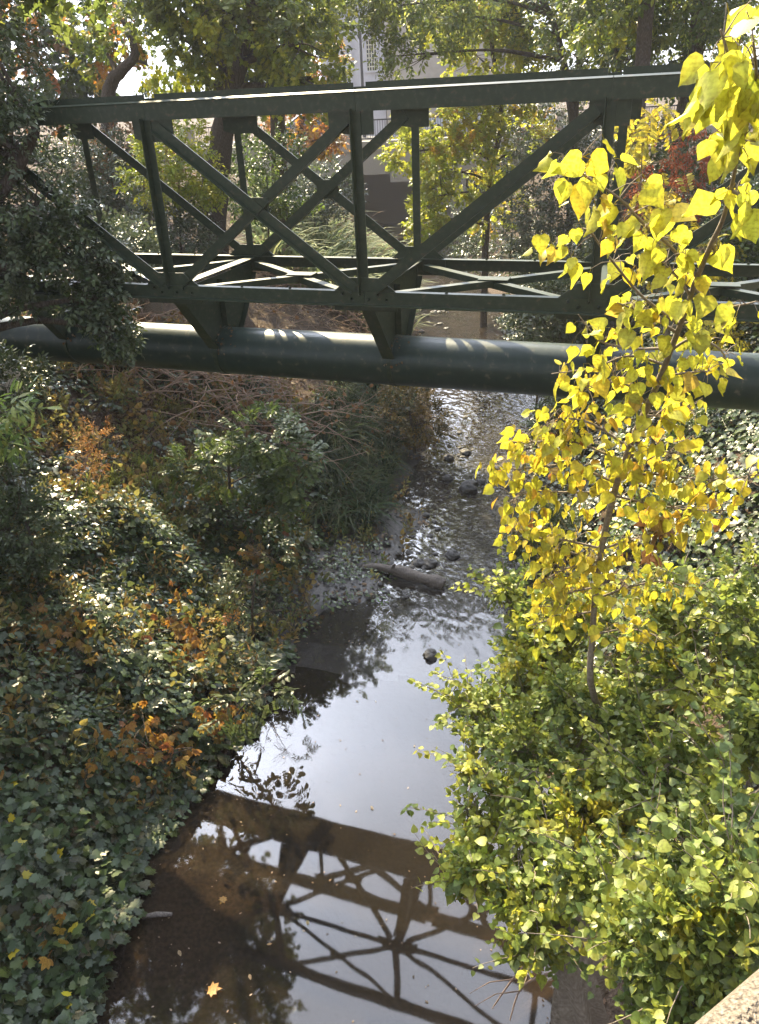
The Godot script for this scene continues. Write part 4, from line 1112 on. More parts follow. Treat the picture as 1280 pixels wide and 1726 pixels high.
	for k in 2:
		var gx := []; var gc := []
		while gx.size() < 300:
			var q := Vector2(rr(520, 725), rr(640, 880))
			if q.x > 700 - (q.y - 640) * 0.32: continue
			if q.x < 520 + absf(q.y - 760) * 0.3: continue
			var p := hit(q.x, q.y + rr(-10, 40))
			if p.y < W + 0.05: continue
			var nn := slope(p.x, p.z)
			gx.append(Transform3D(Basis.from_euler(Vector3(rr(-0.5, 0.5), rr(0, TAU), rr(-0.5, 0.5))).scaled(Vector3(1, 1, 1) * rr(0.4, 1.15)), p - g.position + nn * 0.1))
			gc.append(pick([Color(0.055, 0.085, 0.035), Color(0.08, 0.11, 0.045), Color(0.035, 0.06, 0.03), Color(0.12, 0.12, 0.06)]))
		many(g, "blades", gr[k], M.grass, gx, gc)
	var gw := thing("grass_patch", hit(270, 840), "tufts of yellow-green grass on the sunlit left slope", "grass")
	var wx := []; var wc := []
	while wx.size() < 130:
		var q := Vector2(rr(150, 520), rr(780, 960))
		if rng.randf() > in_oval(q, 260, 850, 190, 60) + 0.12: continue
		var p := hit(q.x, q.y)
		wx.append(Transform3D(Basis(Vector3.UP, rr(0, TAU)).scaled(Vector3.ONE * rr(0.25, 0.5)), p - gw.position)); wc.append(pick([Color(0.25, 0.28, 0.06), Color(0.32, 0.3, 0.08), Color(0.16, 0.22, 0.05)]))
	many(gw, "blades", grass_tuft(303, 14, 0.4, 1.6), M.grass, wx, wc)
	# reeds far up the left bank
	var rd := thing("reed_bed", foot(560, -30), "pale green reeds before the culvert's left side", "reeds")
	for k in 2:
		var gx := []; var gc := []
		while gx.size() < 330:
			var q := Vector2(rr(440, 680), rr(400, 450))
			var zz := rr(-25, -38)
			var c := spot_z(q.x, q.y, zz)
			if c.x > shore_l(zz) - 0.1: continue
			var p := on_ground(c.x, zz)
			gx.append(Transform3D(Basis(Vector3.UP, rr(0, TAU)).scaled(Vector3.ONE * rr(1.2, 2.1)), p - rd.position)); gc.append(pick(REED))
		many(rd, "blades", grass_tuft(310 + k, 13, 0.5, 1.8), M.grass, gx, gc)
	# shrubs
	var pinn := [sprig("oval", 13, 0.34, 107, 0.2, true, 0.2, 0.8), sprig("oval", 11, 0.36, 108, 0.25, true, 0.2, 0.8)]
	var small := [sprig("oval", 14, 0.30, 103, 0.3), sprig("oval", 12, 0.34, 104, 0.35)]
	var lance := [sprig("lance", 9, 0.55, 109, 0.5), sprig("lance", 8, 0.6, 110, 0.5)]
	var f := hit(395, 900)
	var zz := f.z
	tree("elder_shrub", "upright shrub with fine pinnate leaves in the middle of the left bank", "shrub", "", PackedVector3Array([f, spot_z(390, 850, zz), spot_z(385, 760, zz), spot_z(395, 690, zz)]), 0.035, 0.012, [
		B(390, 710, zz, 50, 45, 120), B(440, 740, zz + 0.2, 60, 45, 150), B(400, 790, zz, 70, 45, 170), B(480, 800, zz + 0.2, 50, 45, 140), B(340, 790, zz, 50, 40, 90), B(450, 850, zz, 60, 35, 110), B(500, 770, zz, 30, 35, 60)],
		pinn, M.leaf, [Color(0.10, 0.15, 0.04), Color(0.15, 0.20, 0.05), Color(0.08, 0.12, 0.035)], 0.26, M.bark, {"thin": 1.1, "gap": -0.04, "twigs": 10, "pal2": [Color(0.22, 0.28, 0.05)], "pal2_at": 0.3})
	f = hit(430, 1090); zz = f.z + 0.1
	tree("fine_shrub", "fine grey-green shrub hanging over the dark pool", "shrub", "", PackedVector3Array([f, spot_z(425, 1040, zz), spot_z(430, 980, zz)]), 0.025, 0.01, [
		B(425, 990, zz, 50, 45, 220), B(460, 1030, zz + 0.1, 35, 40, 120), B(390, 1010, zz, 40, 40, 120), B(440, 930, zz, 45, 30, 120)],
		small, M.leaf, [Color(0.10, 0.13, 0.07), Color(0.14, 0.17, 0.09)], 0.16, M.bark, {"gap": -0.12, "twigs": 20, "pal2": [Color(0.5, 0.2, 0.05), Color(0.4, 0.3, 0.06)], "pal2_at": 0.3})
	f = hit(445, 1270); zz = f.z
	tree("leaning_sprout", "leafy sprout with paired leaves leaning out over the pool", "shrub", "", PackedVector3Array([hit(380, 1230), spot_z(430, 1170, zz), spot_z(480, 1130, zz)]), 0.014, 0.006, [
		B(455, 1170, zz, 30, 30, 22), B(400, 1190, zz, 35, 35, 30)], pinn, M.leaf, DARK, 0.3, M.bark, {"gap": -0.5, "twigs": 6})
	f = hit(120, 1000); zz = f.z
	tree("small_leaved_shrub", "dense small-leaved shrub on the left edge of the bank", "shrub", "", PackedVector3Array([f, spot_z(70, 960, zz), spot_z(50, 900, zz)]), 0.03, 0.012, [
		B(40, 900, zz, 60, 60, 300), B(30, 1000, zz + 0.3, 60, 60, 280), B(70, 1070, zz + 0.5, 50, 50, 200), B(20, 820, zz - 0.3, 50, 50, 180), B(5, 640, zz - 0.6, 60, 40, 260), B(-30, 720, zz - 0.4, 50, 50, 160)], small, M.leaf_gloss, DARK, 0.2, M.bark, {"gap": -0.1, "twigs": 14, "hollow": 0.2})
	# bright long-leaved branch reaching in at the left edge
	var ll := tree("long_leaved_shrub", "long-leaved shrub with bright green leaves at the left edge", "shrub", "", PackedVector3Array([on_ground(-5.2, -6.4), spot(-110, 900, 6.6), spot(-50, 780, 6.4), spot(0, 700, 6.3)]), 0.03, 0.012, [
		B(0, 690, -5.6, 32, 30, 26), B(-8, 735, -5.6, 30, 26, 22), B(-60, 720, -5.6, 50, 50, 30)], lance, M.leaf, [Color(0.22, 0.30, 0.07), Color(0.14, 0.22, 0.06), Color(0.35, 0.4, 0.12)], 0.2, M.bark, {"gap": -0.6, "twigs": 8})
	# orange creeper
	var pm := [palmate(401), palmate(402)]
	var spots := [[290, 1100, 50, 85, 95, "orange-leaved creeper trailing down the middle of the left bank"], [250, 1265, 80, 45, 80, "creeper with brown and yellow leaves above the shaded ivy"], [420, 950, 50, 45, 55, "creeper with orange-red leaves below the pinnate shrub"], [355, 1215, 50, 45, 60, "golden creeper leaves beside the dark pool edge"], [120, 1090, 70, 35, 40, "yellow creeper leaves at the shaded left of the bank"], [40, 1600, 50, 60, 14, "yellow creeper leaves among the near ivy"]]
	for a in spots:
		var h := hit(a[0], a[1])
		var t := thing("creeper", h, a[5], "creeper", "autumn creepers on the left bank")
		var lx := [[], []]; var lc := [[], []]
		var stem := PackedVector3Array()
		for i in a[4]:
			var q := Vector2(a[0] + rng.randfn() * a[2] * 0.5, a[1] + rng.randfn() * a[3] * 0.5)
			var p := hit(q.x, q.y)
			var nn := slope(p.x, p.z)
			p += nn * rr(0.15, 0.5)
			var k := rng.randi() % 2
			lx[k].append(facing(Vector3(rr(-0.6, 0.6), -0.6, 0.5) + rv(0.3), nn + rv(0.6), rr(0.10, 0.2), p - h)); lc[k].append(pick([Color(0.5, 0.26, 0.05), Color(0.52, 0.38, 0.06), Color(0.42, 0.15, 0.05), Color(0.3, 0.2, 0.06)]))
			if i % 5 == 0: stem.append(p - h - nn * 0.1)
		for k in 2:
			for i in lx[k].size():
				var c: Color = lc[k][i]
				part(t, "leaf", pm[k], leaf_material(c)).transform = lx[k][i]
		var sm := MB.new()
		var sp := smooth_path(stem, 4)
		sm.tube(sp, taper(sp.size(), 0.008, 0.004), 4)
		part(t, "stem", sm.mesh(), M.bark)
	# rusty dead weed
	var wf := hit(125, 850)
	tree("dead_weed", "rusty dried weed standing on the leaf-strewn slope", "weed", "", PackedVector3Array([wf, spot_z(140, 790, wf.z), spot_z(165, 740, wf.z)]), 0.012, 0.004, [
		B(165, 735, wf.z, 22, 22, 26), B(145, 770, wf.z, 22, 25, 26), B(175, 770, wf.z, 12, 18, 10)], [sprig("lance", 16, 0.3, 121, 0.2)], M.leaf_dry, [Color(0.45, 0.2, 0.06), Color(0.5, 0.28, 0.1)], 0.2, M.dead, {"gap": -0.6, "twigs": 8})
	# dead brush under and behind the pipe
	twig_pile("dead_brush", "tangle of bare grey branches with rusty leaves just below the pipe", hit(290, 668), 330, Vector3(2.6, 0.8, 0.9), 1.6, 0.013, 460, DRY)
	twig_pile("dead_brush", "sparse bare branches with hanging brown leaves below the right of the pipe's first hanger", hit(500, 680), 60, Vector3(1.2, 0.8, 0.6), 1.3, 0.009, 120, DRY)
	twig_pile("dead_brush", "mat of bare grey twigs behind the pipe", hit(500, 525), 170, Vector3(2.6, 0.6, 2.2), 1.7, 0.011, 30, DRY)
	twig_pile("dead_brush", "pale bare branches hanging before the culvert's left wall", foot(590, -34, 2.2), 60, Vector3(1.4, 1.3, 1.0), 1.6, 0.012, 0, DRY)
	# stump behind the pipe
	var sb := hit(256, 560)
	var zs2 := sb.z
	var st := thing("tree_stump", sb, "grey weathered stump standing behind the pipe at left", "stump")
	var sp2 := MB.new()
	var tp2 := spot_z(256, 462, zs2) - sb
	sp2.tube(PackedVector3Array([Vector3(0, -0.3, 0), tp2 * 0.4, tp2 * 0.8, tp2]), PackedFloat32Array([0.27, 0.22, 0.2, 0.19]), 16, 0.06, 7)
	part(st, "trunk", sp2.mesh(), M.pale_bark)

# ---------------------------------------------------------------- right bank
func build_right_bank() -> void:
	var ivy := carpet("ivy", 8, 0.25, 211, 0.2, 0.45)
	var small := [sprig("oval", 14, 0.30, 103, 0.3), sprig("oval", 12, 0.34, 104, 0.35)]
	var iv := thing("ivy_slope", on_ground(5.5, -10.0), "dark ivy and bramble covering the right bank behind the poplar", "ivy")
	var off := Transform3D(Basis(), -iv.position)
	var dens := func(p: Vector3, q: Vector2) -> float:
		return 1.0 if p.z < -7.0 else 0.25
	var a := spread(2.0, 13.0, -4.0, -30.0, 15000, 0.38, 0.8, dens, IVY + GREEN)
	for i in a[0].size(): a[0][i] = off * a[0][i]
	many(iv, "foliage", ivy, M.leaf_gloss, a[0], a[1])
	for q in [[1220, 740, -11.5, 70, 60, GREEN, "leafy green bush right of the poplar stem below the pipe"], [1230, 860, -9.5, 70, 60, DARK, "dark bush at the right edge behind the poplar"], [1120, 900, -10.0, 60, 60, GREEN, "green bush behind the poplar's lower branches"], [960, 700, -15.5, 45, 30, DARK, "low dark bush at the right waterline under the pipe"], [1150, 640, -13.5, 80, 50, DARK, "dark bush just behind the pipe at right"], [930, 900, -11.4, 45, 40, DARK, "dark bush on the right waterline behind the yellow leaves"]]:
		tree("bank_shrub", q[6], "shrub", "shrubs on the right bank", PackedVector3Array([foot(q[0], q[2]), foot(q[0], q[2], 0.3), spot_z(q[0], q[1], q[2])]), 0.03, 0.012, [
			B(q[0], q[1], q[2], q[3], q[4], 260), B(q[0] - q[3] * 0.7, q[1] + q[4] * 0.4, q[2], q[3] * 0.7, q[4] * 0.7, 160), B(q[0] + q[3] * 0.7, q[1] + q[4] * 0.4, q[2], q[3] * 0.7, q[4] * 0.7, 160)],
			small, M.leaf_gloss, q[5], 0.24, M.bark, {"gap": -0.12, "twigs": 14, "hollow": 0.2})
	# poplar thicket: several bushes
	var hs := [sprig("heart", 9, 0.30, 131, 0.45), sprig("heart", 12, 0.24, 132, 0.5), sprig("heart", 7, 0.36, 133, 0.4), sprig("oval", 12, 0.34, 134, 0.4)]
	var D := func(x: float, y: float, d: float, rx: float, ry: float, n: int) -> Array:
		var k := d / 1302.9
		return [spot(x, y, d), Vector3(rx * k, ry * k, (rx + ry) * 0.5 * k), n]
	var th := [
		["bright yellow-green poplar bush leaning out over the pool", on_ground(2.5, -6.2), LIME + BUSH, 0.13, [D.call(911, 1060, 6.6, 60, 50, 170), D.call(943, 1110, 6.5, 70, 60, 220), D.call(865, 1010, 6.7, 18, 30, 26), D.call(900, 1130, 6.5, 60, 50, 170), D.call(855, 1190, 6.4, 50, 30, 90), D.call(790, 1188, 6.4, 26, 12, 18), D.call(825, 1240, 6.3, 26, 20, 24), D.call(855, 985, 6.8, 10, 18, 10), D.call(916, 1200, 6.3, 80, 60, 240), D.call(960, 1040, 6.4, 60, 40, 140)]],
		["leafy green poplar bush in the middle of the right bank", on_ground(2.9, -5.2), BUSH, 0.13, [D.call(1000, 1200, 6.0, 90, 70, 280), D.call(943, 1290, 5.9, 100, 70, 300), D.call(875, 1270, 6.0, 60, 50, 140), D.call(1080, 1280, 5.7, 90, 80, 280), D.call(1050, 1120, 6.1, 80, 60, 200), D.call(1000, 1370, 5.6, 110, 70, 320)]],
		["pale lit poplar bush hanging low over the truss reflection", on_ground(2.2, -4.4), BUSH + LIME, 0.13, [D.call(855, 1370, 5.9, 70, 50, 170), D.call(790, 1390, 6.0, 30, 40, 46), D.call(905, 1450, 5.6, 90, 60, 260), D.call(815, 1470, 5.8, 40, 36, 70), D.call(900, 1540, 5.5, 50, 40, 100), D.call(908, 1600, 5.5, 22, 30, 26), D.call(770, 1480, 5.8, 18, 22, 14), D.call(800, 1300, 6.0, 22, 16, 14), D.call(960, 1480, 5.3, 90, 60, 240)]],
		["green poplar bush at the right edge behind the sapling", on_ground(4.2, -5.0), BUSH, 0.13, [D.call(1180, 1130, 5.6, 90, 80, 240), D.call(1250, 1050, 5.6, 70, 90, 200), D.call(1230, 1230, 5.2, 90, 80, 240), D.call(1150, 1330, 5.1, 90, 70, 220), D.call(1260, 1370, 4.8, 70, 80, 170), D.call(1140, 1020, 6.0, 80, 50, 160)]],
		["near poplar bush with large pale green leaves beside the parapet", on_ground(2.6, -3.2), BUSH, 0.125, [D.call(1060, 1480, 4.7, 90, 70, 200), D.call(1180, 1460, 4.4, 100, 70, 210), D.call(1090, 1580, 4.5, 90, 60, 180), D.call(1200, 1570, 4.2, 90, 60, 170), D.call(1140, 1670, 4.3, 60, 60, 130), D.call(1250, 1480, 4.0, 50, 60, 60), D.call(1190, 1700, 4.2, 60, 50, 90)]]]
	for q in th:
		var lumps := []
		for b in q[4]:
			lumps.append([b[0], b[1] * 0.6, int(b[2] * 0.2)])
			for i in 6:
				var dv := Vector3(rng.randfn(), rng.randfn() * 0.9 + 0.15, rng.randfn()).normalized() * rr(0.5, 0.95)
				lumps.append([b[0] + dv * (b[1] as Vector3), b[1] * rr(0.24, 0.46), int(b[2] * rr(0.07, 0.16))])
		var top: Vector3 = q[4][1][0]
		var root: Vector3 = q[1]
		var t := tree("poplar_bush", q[0], "bush", "young poplars on the right bank", PackedVector3Array([root, root.lerp(top, 0.4) + rv(0.1), root.lerp(top, 0.8)]), 0.035, 0.012, lumps, hs, M.leaf, q[2], q[3], M.pale_bark, {"gap": 0.09, "grain": 2.6, "twigs": 6, "hollow": 0.2, "thin": 3.1, "loose": 1.0, "no_limb": true, "pal2": [Color(0.5, 0.44, 0.05), Color(0.36, 0.40, 0.05)], "pal2_at": 0.3})
		var xs := []; var cs := []
		for i in 110:
			var b: Array = q[4][rng.randi() % q[4].size()]
			var dir := (Vector3(rng.randfn(), rng.randfn(), rng.randfn()) + (-(b[0] as Vector3)).normalized() * 1.2).normalized()
			var p: Vector3 = b[0] + dir * (b[1] as Vector3) * 1.02
			xs.append(facing(Vector3(dir.x, -0.3, dir.z) + rv(0.6), Vector3.UP + dir * 0.5 + rv(0.5), q[3] * rr(0.34, 0.62), p - root)); cs.append(pick(q[2]))
		single_leaves(t, "heart", xs, cs)
		# upright and arching shoots give the bush its ragged outline
		var sh := MB.new()
		var hx := []; var hc := []
		for i in 95:
			var b: Array = q[4][rng.randi() % q[4].size()]
			var dir := Vector3(rng.randfn(), absf(rng.randfn()) * 0.7 + 0.1, rng.randfn()).normalized()
			var p: Vector3 = b[0] + dir * (b[1] as Vector3) * rr(0.4, 0.9) - root
			var go := (dir * Vector3(1, 0.4, 1) + Vector3.UP * rr(0.2, 1.1) + rv(0.3)).normalized()
			var l := rr(0.15, 0.5)
			var pts := PackedVector3Array([p - go * 0.15])
			for k in 8:
				go = (go + rv(0.12) + Vector3(0, -0.05, 0)).normalized()
				pts.append(pts[-1] + go * (l + 0.15) / 8.0)
			sh.tube(pts, taper(9, 0.005, 0.0018), 4)
			var tone := pick(q[2]) * 1.1
			for k in int(l * 46.0):
				var u := rr(0.15, 1.0)
				var at := pts[clampi(int(u * 8.0), 0, 8)].lerp(pts[clampi(int(u * 8.0) + 1, 0, 8)], rng.randf())
				var out := rv().normalized()
				hx.append(facing(out * Vector3(1, 0.5, 1) + go * 0.4 + Vector3(0, -0.25, 0), Vector3.UP * 0.9 + rv(0.8), rr(0.034, 0.066) * (1.15 - 0.35 * u), at + out * 0.008)); hc.append(tone * rr(0.85, 1.2))
		part(t, "shoots", sh.mesh(), M.pale_bark).set_meta("kind", "stuff")
		many(t, "shoot_leaves", one_leaf("heart", 0.2, 0.15, 0.08), M.leaf_bright, hx, hc)
	var tr := thing("old_trunk", spot(992, 1740, 6.1), "pale rough old trunk at the soil bank under the near poplar bush", "trunk")
	var om := MB.new()
	var up1 := spot(975, 1640, 5.9) - tr.position; var up2 := spot(962, 1540, 5.75) - tr.position
	om.tube(smooth_path(PackedVector3Array([Vector3(0, -0.5, 0), up1, up2, up2 + (up2 - up1) * 0.6]), 5), taper(16, 0.17, 0.09), 18, 0.2, 5)
	part(tr, "bark", om.mesh(), M.pale_bark)
	build_poplar()

func build_poplar() -> void:
	var dist := func(y: float) -> float:
		return lerp_table([[-0.0, 2.5], [-260.0, 2.95], [-330.0, 3.15], [-470.0, 3.6], [-600.0, 4.05], [-740.0, 4.5], [-940.0, 5.1], [-1180.0, 5.7]], -y)
	var root := on_ground(2.7, -5.6)
	var t := thing("poplar_sapling", root, "tall slender poplar sapling with backlit bright yellow leaves", "sapling")
	var S := func(x: float, y: float, dd := 0.0) -> Vector3: return spot(x, y, dist.call(y) + dd) - root
	var stem_px := [[1003, 1180], [1000, 1060], [1010, 950], [1033, 840], [1065, 745], [1092, 685], [1112, 638], [1132, 587], [1147, 548], [1176, 467], [1200, 410], [1218, 372], [1232, 320], [1244, 262]]
	var sp := PackedVector3Array([Vector3(0, -0.1, 0), (S.call(1003, 1180) as Vector3) * 0.5 + Vector3(0.06, 0, 0)])
	for q in stem_px: sp.append(S.call(q[0], q[1]))
	var sm := smooth_path(sp, 4)
	var mb := MB.new()
	mb.tube(sm, taper(sm.size(), 0.026, 0.006), 8, 0.04, 3)
	part(t, "trunk", mb.mesh(), M.pale_bark)
	# branches: start, mids, end, number of leaves, spread, depth change at the tip
	var br := [
		[[[1176, 467], [1130, 415], [1090, 382], [1044, 334], [991, 300], [955, 268]], 34, 0.13, 0.25],
		[[[1165, 500], [1140, 465], [1115, 440]], 8, 0.09, -0.1],
		[[[1147, 548], [1115, 525], [1075, 492], [1020, 425], [982, 385], [930, 440]], 26, 0.13, 0.2],
		[[[1140, 560], [1090, 530], [1040, 510]], 16, 0.12, 0.1],
		[[[1132, 587], [1075, 588], [1035, 582], [1008, 572], [975, 530]], 20, 0.12, 0.25],
		[[[1120, 615], [1060, 600], [1000, 620], [930, 630]], 13, 0.07, 0.3],
		[[[1092, 685], [1060, 650], [1020, 645], [985, 660]], 22, 0.12, 0.1],
		[[[1168, 485], [1210, 516], [1250, 514], [1275, 508]], 8, 0.08, -0.1],
		[[[1112, 635], [1160, 628], [1200, 625]], 12, 0.09, -0.1],
		[[[1132, 590], [1170, 570], [1215, 590], [1228, 625]], 14, 0.10, 0.1],
		[[[1085, 700], [1130, 700], [1175, 690]], 15, 0.11, 0.1],
		[[[1060, 755], [1000, 715], [945, 705], [915, 720]], 22, 0.11, 0.2],
		[[[1050, 780], [970, 745], [900, 745], [870, 750]], 22, 0.10, 0.2],
		[[[1040, 815], [960, 785], [880, 790], [815, 790]], 26, 0.09, 0.25],
		[[[1035, 830], [960, 830], [890, 830], [855, 850]], 26, 0.12, 0.2],
		[[[1055, 770], [1100, 760], [1150, 765]], 16, 0.11, 0.0],
		[[[1045, 800], [1120, 800], [1200, 810], [1275, 800]], 24, 0.10, -0.2],
		[[[1035, 835], [1100, 850], [1170, 860], [1230, 860]], 24, 0.11, -0.1],
		[[[1015, 925], [950, 910], [890, 905], [860, 890]], 24, 0.11, 0.1],
		[[[1012, 945], [950, 960], [910, 985]], 22, 0.12, 0.0],
		[[[1015, 925], [1080, 905], [1130, 890]], 18, 0.12, 0.0],
		[[[1005, 990], [960, 1000], [930, 1030]], 16, 0.12, 0.0],
		[[[1003, 1010], [1060, 990], [1120, 980], [1180, 1000]], 18, 0.12, 0.0],
		[[[1003, 1030], [950, 1040], [890, 1055]], 12, 0.12, 0.1],
		[[[1002, 1070], [1060, 1060], [1120, 1075]], 12, 0.12, 0.0],
		[[[1008, 960], [960, 930], [900, 950]], 14, 0.12, 0.1],
		[[[1244, 262], [1250, 200], [1235, 120], [1215, 50]], 24, 0.10, 0.0],
		[[[1244, 262], [1262, 200], [1275, 130], [1270, 70]], 22, 0.12, -0.1],
		[[[1232, 320], [1250, 330], [1265, 345]], 7, 0.06, -0.1],
		[[[1200, 410], [1205, 425], [1195, 432]], 3, 0.03, 0.0]]
	var lx := []; var lc := []
	var twg := MB.new()
	for bi in br.size():
		var b: Array = br[bi]
		var pts := PackedVector3Array()
		var m: int = b[0].size()
		for i in m: pts.append(S.call(b[0][i][0], b[0][i][1], b[3] * i / (m - 1.0)))
		var bp := smooth_path(pts, 4)
		var bm := MB.new()
		bm.tube(bp, taper(bp.size(), 0.0085, 0.003), 5)
		part(t, "branch", bm.mesh(), M.pale_bark)
		var py0: float = b[0][0][1]
		var nl: int = int(b[1] * 1.3) if b[0][0][1] < 600 else int(b[1] * (2.1 if b[0][0][1] < 740 else 3.3))
		for i in nl:
			var u := lerpf(0.12, 1.0, (i + rng.randf()) / nl)
			if i % 4 != 0: u = clampf((floorf(u * 5.0) + 0.6) / 5.0 + rng.randfn() * 0.035, 0.1, 1.0)
			var at := bp[clampi(int(u * (bp.size() - 1)), 0, bp.size() - 1)]
			var o := rv(b[2] * (1.0 if py0 < 600 else 1.25))
			var p := at + o * 0.8
			var dir := o.normalized() * 0.45 + Vector3.DOWN * rr(0.35, 1.0) + rv(0.25)
			var nrm := Vector3(rr(-1, 1), rr(-0.2, 0.9), rr(-0.4, 1.2))
			var py: float = b[0][0][1]
			var sz := (0.096 if py < 500 else (0.08 if py < 740 else 0.07)) * rr(0.55, 1.2)
			if bi >= 26: sz *= 1.05
			var at0 := p - dir.normalized() * sz * 0.3
			lx.append(facing(dir, nrm, sz, at0))
			twg.tube(PackedVector3Array([at, at.lerp(at0, 0.5) + Vector3(0, 0.012, 0), at0]), PackedFloat32Array([0.0028, 0.002, 0.0014]), 3)
			var pal: Array = YELLOW + [Color(0.55, 0.56, 0.05)]
			if py < 330: pal = [Color(0.62, 0.6, 0.05), Color(0.55, 0.57, 0.06)]
			if py > 740 and rng.randf() < 0.22: pal = [Color(0.7, 0.46, 0.05), Color(0.66, 0.38, 0.05), Color(0.5, 0.5, 0.06)]
			if py > 920: pal = [Color(0.64, 0.58, 0.05), Color(0.68, 0.54, 0.05), Color(0.5, 0.52, 0.05)]
			if rng.randf() < 0.012: pal = [Color(0.35, 0.16, 0.06)]
			lc.append(pick(pal))
	# largest as parts, the rest together
	var order := range(lx.size())
	order.sort_custom(func(i, j): return (lx[i].origin + root).length() < (lx[j].origin + root).length())
	var ax := []; var ac := []; var bx := []; var bc := []
	for k in order.size():
		if k < 300: ax.append(lx[order[k]]); ac.append(lc[order[k]])
		else: bx.append(lx[order[k]]); bc.append(lc[order[k]])
	part(t, "twigs", twg.mesh(), M.pale_bark).set_meta("kind", "stuff")
	single_leaves(t, "heart", ax, ac)
	many(t, "foliage", one_leaf("heart", 0.25, 0.2, 0.08), M.leaf_bright, bx, bc)
	# a few brown dead leaves hang together
	var dx := []; var dc := []
	for i in 9:
		dx.append(facing(Vector3.DOWN + rv(0.5), rv(), rr(0.1, 0.14), (S.call(1100 + rr(-18, 18), 900 + rr(-40, 45)) as Vector3)))
		dc.append(pick([Color(0.2, 0.10, 0.055), Color(0.26, 0.13, 0.06)]))
	single_leaves(t, "maple", dx, dc)

# ---------------------------------------------------------------- in the creek
func rock_mesh(sd: int, flat: float) -> ArrayMesh:
	var n := FastNoiseLite.new(); n.seed = sd; n.frequency = 1.1; n.fractal_octaves = 4
	var mb := MB.new()
	var U := 16; var V := 11
	for j in V + 1:
		for i in U + 1:
			var a := TAU * (i % U) / U; var b := PI * j / V
			var d := Vector3(cos(a) * sin(b), cos(b), sin(a) * sin(b))
			var r := 1.0 + n.get_noise_3dv(d * 1.3) * 0.7
			r = minf(r, 0.95 / maxf(0.55, maxf(absf(d.x + d.y * 0.3), absf(d.z - d.y * 0.2))))
			d = d * r
			mb.vert(Vector3(d.x, d.y * flat, d.z), Vector3.UP)
	for j in V:
		for i in U:
			var a := j * (U + 1) + i
			mb.ix.append_array([a, a + 1, a + U + 1, a + 1, a + U + 2, a + U + 1])
	for i in mb.n.size(): mb.n[i] = Vector3.ZERO
	for k in range(0, mb.ix.size(), 3):
		var p := mb.v[mb.ix[k]]; var q := mb.v[mb.ix[k + 1]]; var r := mb.v[mb.ix[k + 2]]
		var nn := (r - p).cross(q - p)
		for e in 3: mb.n[mb.ix[k + e]] += nn
	for i in mb.n.size():
		mb.n[i] = mb.n[i].normalized() if mb.n[i].length() > 1e-9 else mb.v[i].normalized()
	for j in V + 1:
		var s := (mb.n[j * (U + 1)] + mb.n[j * (U + 1) + U]).normalized()
		mb.n[j * (U + 1)] = s; mb.n[j * (U + 1) + U] = s
	return mb.mesh()
